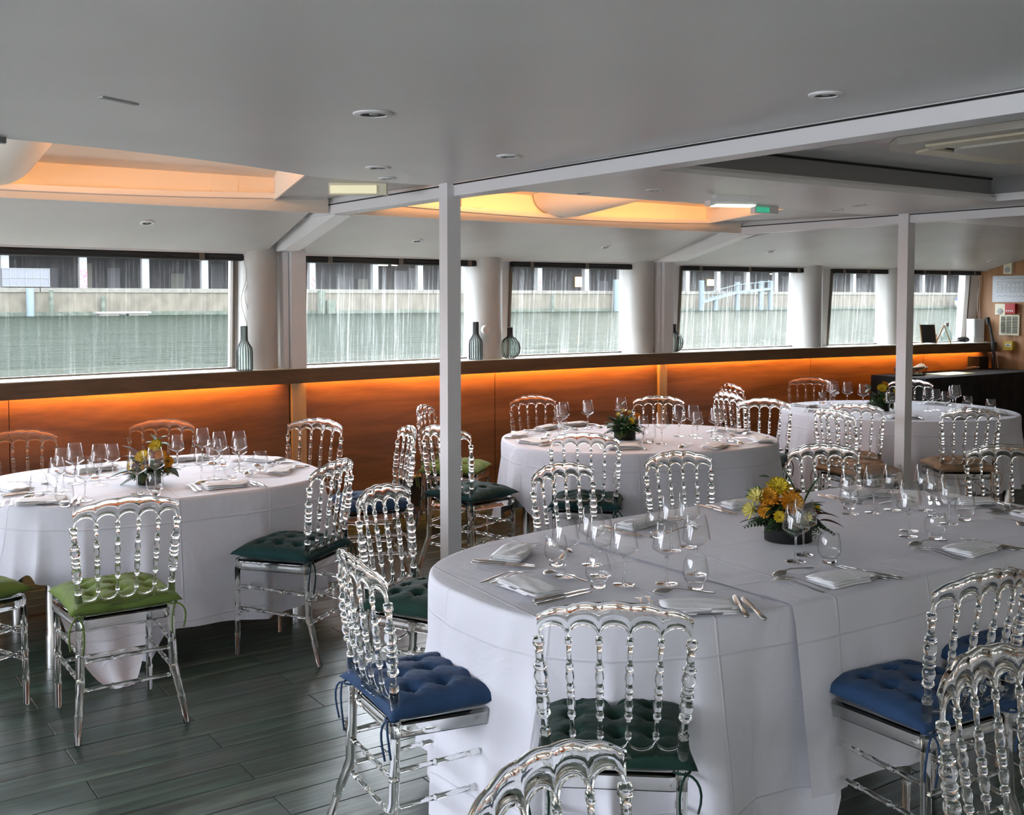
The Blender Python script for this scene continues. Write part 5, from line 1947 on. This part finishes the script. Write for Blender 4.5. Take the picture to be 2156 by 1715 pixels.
def poster_extra(e, w, h, d):
    r = random.Random(2)
    ink = pmat('plan_ink', (0.12, 0.13, 0.15), 0.7)
    m = MB()

    def seg(y0, z0, y1, z1, t=0.0012):
        m.box(-d - 0.0008, min(y0, y1) - t, min(z0, z1) - t, -d - 0.0002, max(y0, y1) + t, max(z0, z1) + t)
    # side view and deck plans of the boat, with rows of small print
    for row, (zc, hh) in enumerate(((0.115, 0.012), (0.05, 0.03), (-0.015, 0.022), (-0.08, 0.012))):
        y = w - 0.06
        for k in range(26):
            y2 = y - 0.017
            zz = zc + hh * r.uniform(-0.6, 0.6)
            seg(y, zz, y2 + 0.003, zz, 0.0015)
            if row in (1, 2) and k % 3 == 0:
                seg(y, zc - hh, y, zc + hh, 0.0010)
            y = y2
        if row in (1, 2):
            seg(w - 0.06, zc - hh, -w + 0.08, zc - hh)
            seg(w - 0.06, zc + hh, -w + 0.08, zc + hh)
    m.obj('plan_print', ink, e)


wallbox('safety_plan', 6.90, 6.30, 1.63, 1.92, 0.006, pmat('poster_paper', (0.58, 0.62, 0.66), 0.4), 'white safety plan of the boat on the end wall', 'poster', poster_extra)


def sounder_extra(e, w, h, d):
    MB().lathe([(0.032, 0.0), (0.03, 0.006), (0.001, 0.008)], 20).obj('sounder_disc', M['grey'], e, loc=(-d, 0, -h * 0.35), smooth=True).rotation_euler = (0, radians(-90), 0)


wallbox('alarm_sounder', 6.755, 6.66, 1.94, 2.08, 0.04, M['cream'], 'cream alarm sounder above the safety plan', 'alarm', sounder_extra)
wallbox('alarm_box', 6.85, 6.73, 1.49, 1.61, 0.03, M['cream'], 'cream square alarm box under the safety plan', 'alarm', sounder_extra)


def red_extra(e, w, h, d):
    m = MB()
    for k in range(4):
        y = w * 0.7 - k * w * 0.4
        m.box(-d - 0.001, y - w * 0.12, -h * 0.6, -d, y + w * 0.12, -h * 0.35)
    m.obj('white_lettering', M['white'], e)


wallbox('fire_call_point', 6.715, 6.60, 1.505, 1.615, 0.06, M['red'], 'red fire alarm call point right of the cream box', 'alarm', red_extra)


def vent_extra(e, w, h, d):
    MB().box(-d - 0.001, -w * 0.84, -h * 0.84, -d + 0.001, w * 0.84, h * 0.84).obj('vent_opening', M['gap'], e)
    for k in range(11):
        z = -h * 0.84 + h * 1.68 * (k + 0.5) / 11
        MB().box(-d - 0.008, -w * 0.86, z - 0.003, -d - 0.001, w * 0.86, z + 0.003).obj('slat', M['cream'], e)
    for yy in (-w * 0.3, w * 0.3):
        MB().box(-d - 0.009, yy - 0.003, -h * 0.86, -d - 0.001, yy + 0.003, h * 0.86).obj('divider', M['cream'], e)


wallbox('air_vent', 6.80, 6.57, 1.265, 1.49, 0.02, M['cream'], 'cream slatted air vent on the end wall', 'vent', vent_extra)


def lab_extra(e, w, h, d):
    MB().box(-d - 0.001, -w * 0.6, -h * 0.2, -d, w * 0.6, h * 0.45).obj('white_label', M['white'], e)
    MB().box(-d - 0.002, -w * 0.35, 0.0, -d - 0.001, w * 0.35, h * 0.2).obj('label_print', M['black'], e)


wallbox('switch_box', 6.72, 6.62, 1.10, 1.20, 0.06, M['yellow'], 'yellow switch box with a white label under the vent', 'switch', lab_extra)
# microphone stand leaning by the wall
e = tag(empty('microphone_stand', (11.15, 6.75, 0)), 'black folded microphone stand leaning on the end wall', 'stand')
MB().tube([(0, 0, 0.02), (0.03, 0.02, 1.15), (0.05, 0.10, 1.44)], [0.014, 0.016, 0.013], 8).obj('pole', M['black'], e, smooth=True)
MB().tube([(0.03, 0.02, 1.10), (0.03, 0.02, 1.19)], 0.032, 10).obj('clutch', M['black'], e, smooth=True)
MB().tube([(0.05, 0.10, 1.38), (0.05, 0.115, 1.46)], 0.024, 10).obj('clip', M['black'], e, smooth=True)
for k in range(3):
    a = k * 2.1
    MB().tube([(0, 0, 0.15), (0.16 * cos(a), 0.16 * sin(a), 0.01)], 0.01, 6).obj('leg', M['black'], e)

# buffet with its black cloth
BX0, BX1, BY0, BY1, BZ = 9.25, 11.25, 6.30, 6.92, 0.895
e = tag(empty('buffet_table', (0, 0, 0)), 'long buffet table hidden under a black cloth at the end wall', 'table')
MB().box(BX0 + 0.02, BY0 + 0.02, 0.85, BX1 - 0.02, BY1 - 0.02, 0.885).obj('tabletop', M['lightwood'], e)
for x in (BX0 + 0.1, BX1 - 0.1):
    for y in (BY0 + 0.1, BY1 - 0.1):
        MB().tube([(x, y, 0), (x, y, 0.85)], 0.02, 10).obj('leg', M['chrome'], e, smooth=True)
c = MB()
rs = []
for j in range(13):
    r = []
    q_ = j / 12
    z = BZ - (0.0 if j == 0 else 0.01 + q_ * 0.86)
    per = []
    nn = 40
    for k in range(nn):
        per.append((BX0 + (BX1 - BX0) * k / nn, BY0, 0, -1))
    for k in range(16):
        per.append((BX1, BY0 + (BY1 - BY0) * k / 16, 1, 0))
    for k in range(nn):
        per.append((BX1 - (BX1 - BX0) * k / nn, BY1, 0, 1))
    for k in range(16):
        per.append((BX0, BY1 - (BY1 - BY0) * k / 16, -1, 0))
    for k, (x, y, nx_, ny_) in enumerate(per):
        am = 0.006 + 0.02 * q_ * (0.6 + 0.5 * sin(k * 1.05) + 0.3 * sin(k * 0.37)) if ny_ < 0 or nx_ < 0 else 0.003
        r.append((x + nx_ * am, y + ny_ * am, z))
    rs.append(r)
c.rings(rs, True, False)
c.f.append(tuple(range(len(rs[0])))[::-1])
tag(c.obj('tablecloth', M['cloth_grey'], smooth=True, sharp=50), 'black cloth over the buffet table at the end wall', 'tablecloth')
# wire bread basket with a napkin
e = tag(empty('bread_basket', (9.62, 6.72, BZ + 0.001), 0.1), 'wire bread basket lined with a pink napkin on the buffet', 'basket')
w = MB()
for z, s_ in ((0.004, 0.86), (0.07, 1.0)):
    w.tube([(0.24 * s_ * cos(2 * pi * t / 32), 0.13 * s_ * sin(2 * pi * t / 32), z) for t in range(33)], 0.003, 5)
for k in range(32):
    a, b_ = 2 * pi * k / 32, 2 * pi * (k + 1) / 32
    s0, s1 = (0.86, 1.0) if k % 2 else (1.0, 0.86)
    w.tube([(0.24 * s0 * cos(a), 0.13 * s0 * sin(a), 0.004 if k % 2 else 0.07), (0.24 * s1 * cos(b_), 0.13 * s1 * sin(b_), 0.07 if k % 2 else 0.004)], 0.002, 4)
w.obj('wire_frame', M['black'], e)
n_ = MB()
rs = []
for j in range(9):
    q_ = j / 8
    r = []
    for t in range(40):
        a = 2 * pi * t / 40
        flare = 0.30 + 0.72 * q_ if j < 8 else 0
        lift_ = 0.035 * (abs(cos(2 * a)) ** 3) * q_ + 0.012 * sin(5 * a) * q_
        r.append((0.22 * (0.35 + 0.66 * q_) * cos(a) * (1 + 0.12 * q_ * cos(4 * a)), 0.12 * (0.35 + 0.66 * q_) * sin(a) * (1 + 0.12 * q_ * cos(4 * a)), 0.012 + 0.055 * q_ ** 1.4 + lift_ + 0.02 * (1 - q_)))
    rs.append(r)
n_.rings(rs, True, False)
n_.f.append(tuple(range(40))[::-1])
n_.obj('napkin', M['bread'], e, smooth=True, sharp=None)
tag(MB().box(-0.26, -0.13, 0, 0.26, 0.13, 0.004).obj('paper_sheet', M['yellowpaper'], loc=(10.05, 6.55, BZ + 0.002), rz=0.05), 'pale yellow paper sheet lying on the black buffet', 'paper')
e = tag(empty('serving_tongs', (10.9, 6.85, BZ + 0.001), 0.2), 'wooden serving tongs on the buffet behind the yellow sheet', 'tongs')
for s_ in (-1, 1):
    MB().tube([(-0.16, 0.0, 0.02), (0, s_ * 0.025, 0.02), (0.14, s_ * 0.015, 0.016)], [0.012, 0.012, 0.018], 8, squash=0.5).obj('tong_arm', M['bread'], e, smooth=True)
tag(MB().box(-0.09, -0.08, 0, 0.09, 0.08, 0.13).obj('black_box', M['black'], loc=(11.13, 6.93, BZ + 0.001)), 'small black equipment box at the end of the buffet', 'box')
# socket on the second column
tag(MB().tube([(4.76, 7.20, 1.42), (4.76, 7.235, 1.42)], 0.036, 20).obj('round_socket', M['white'], smooth=True, sharp=50), 'round white wall socket on the second column', 'socket')
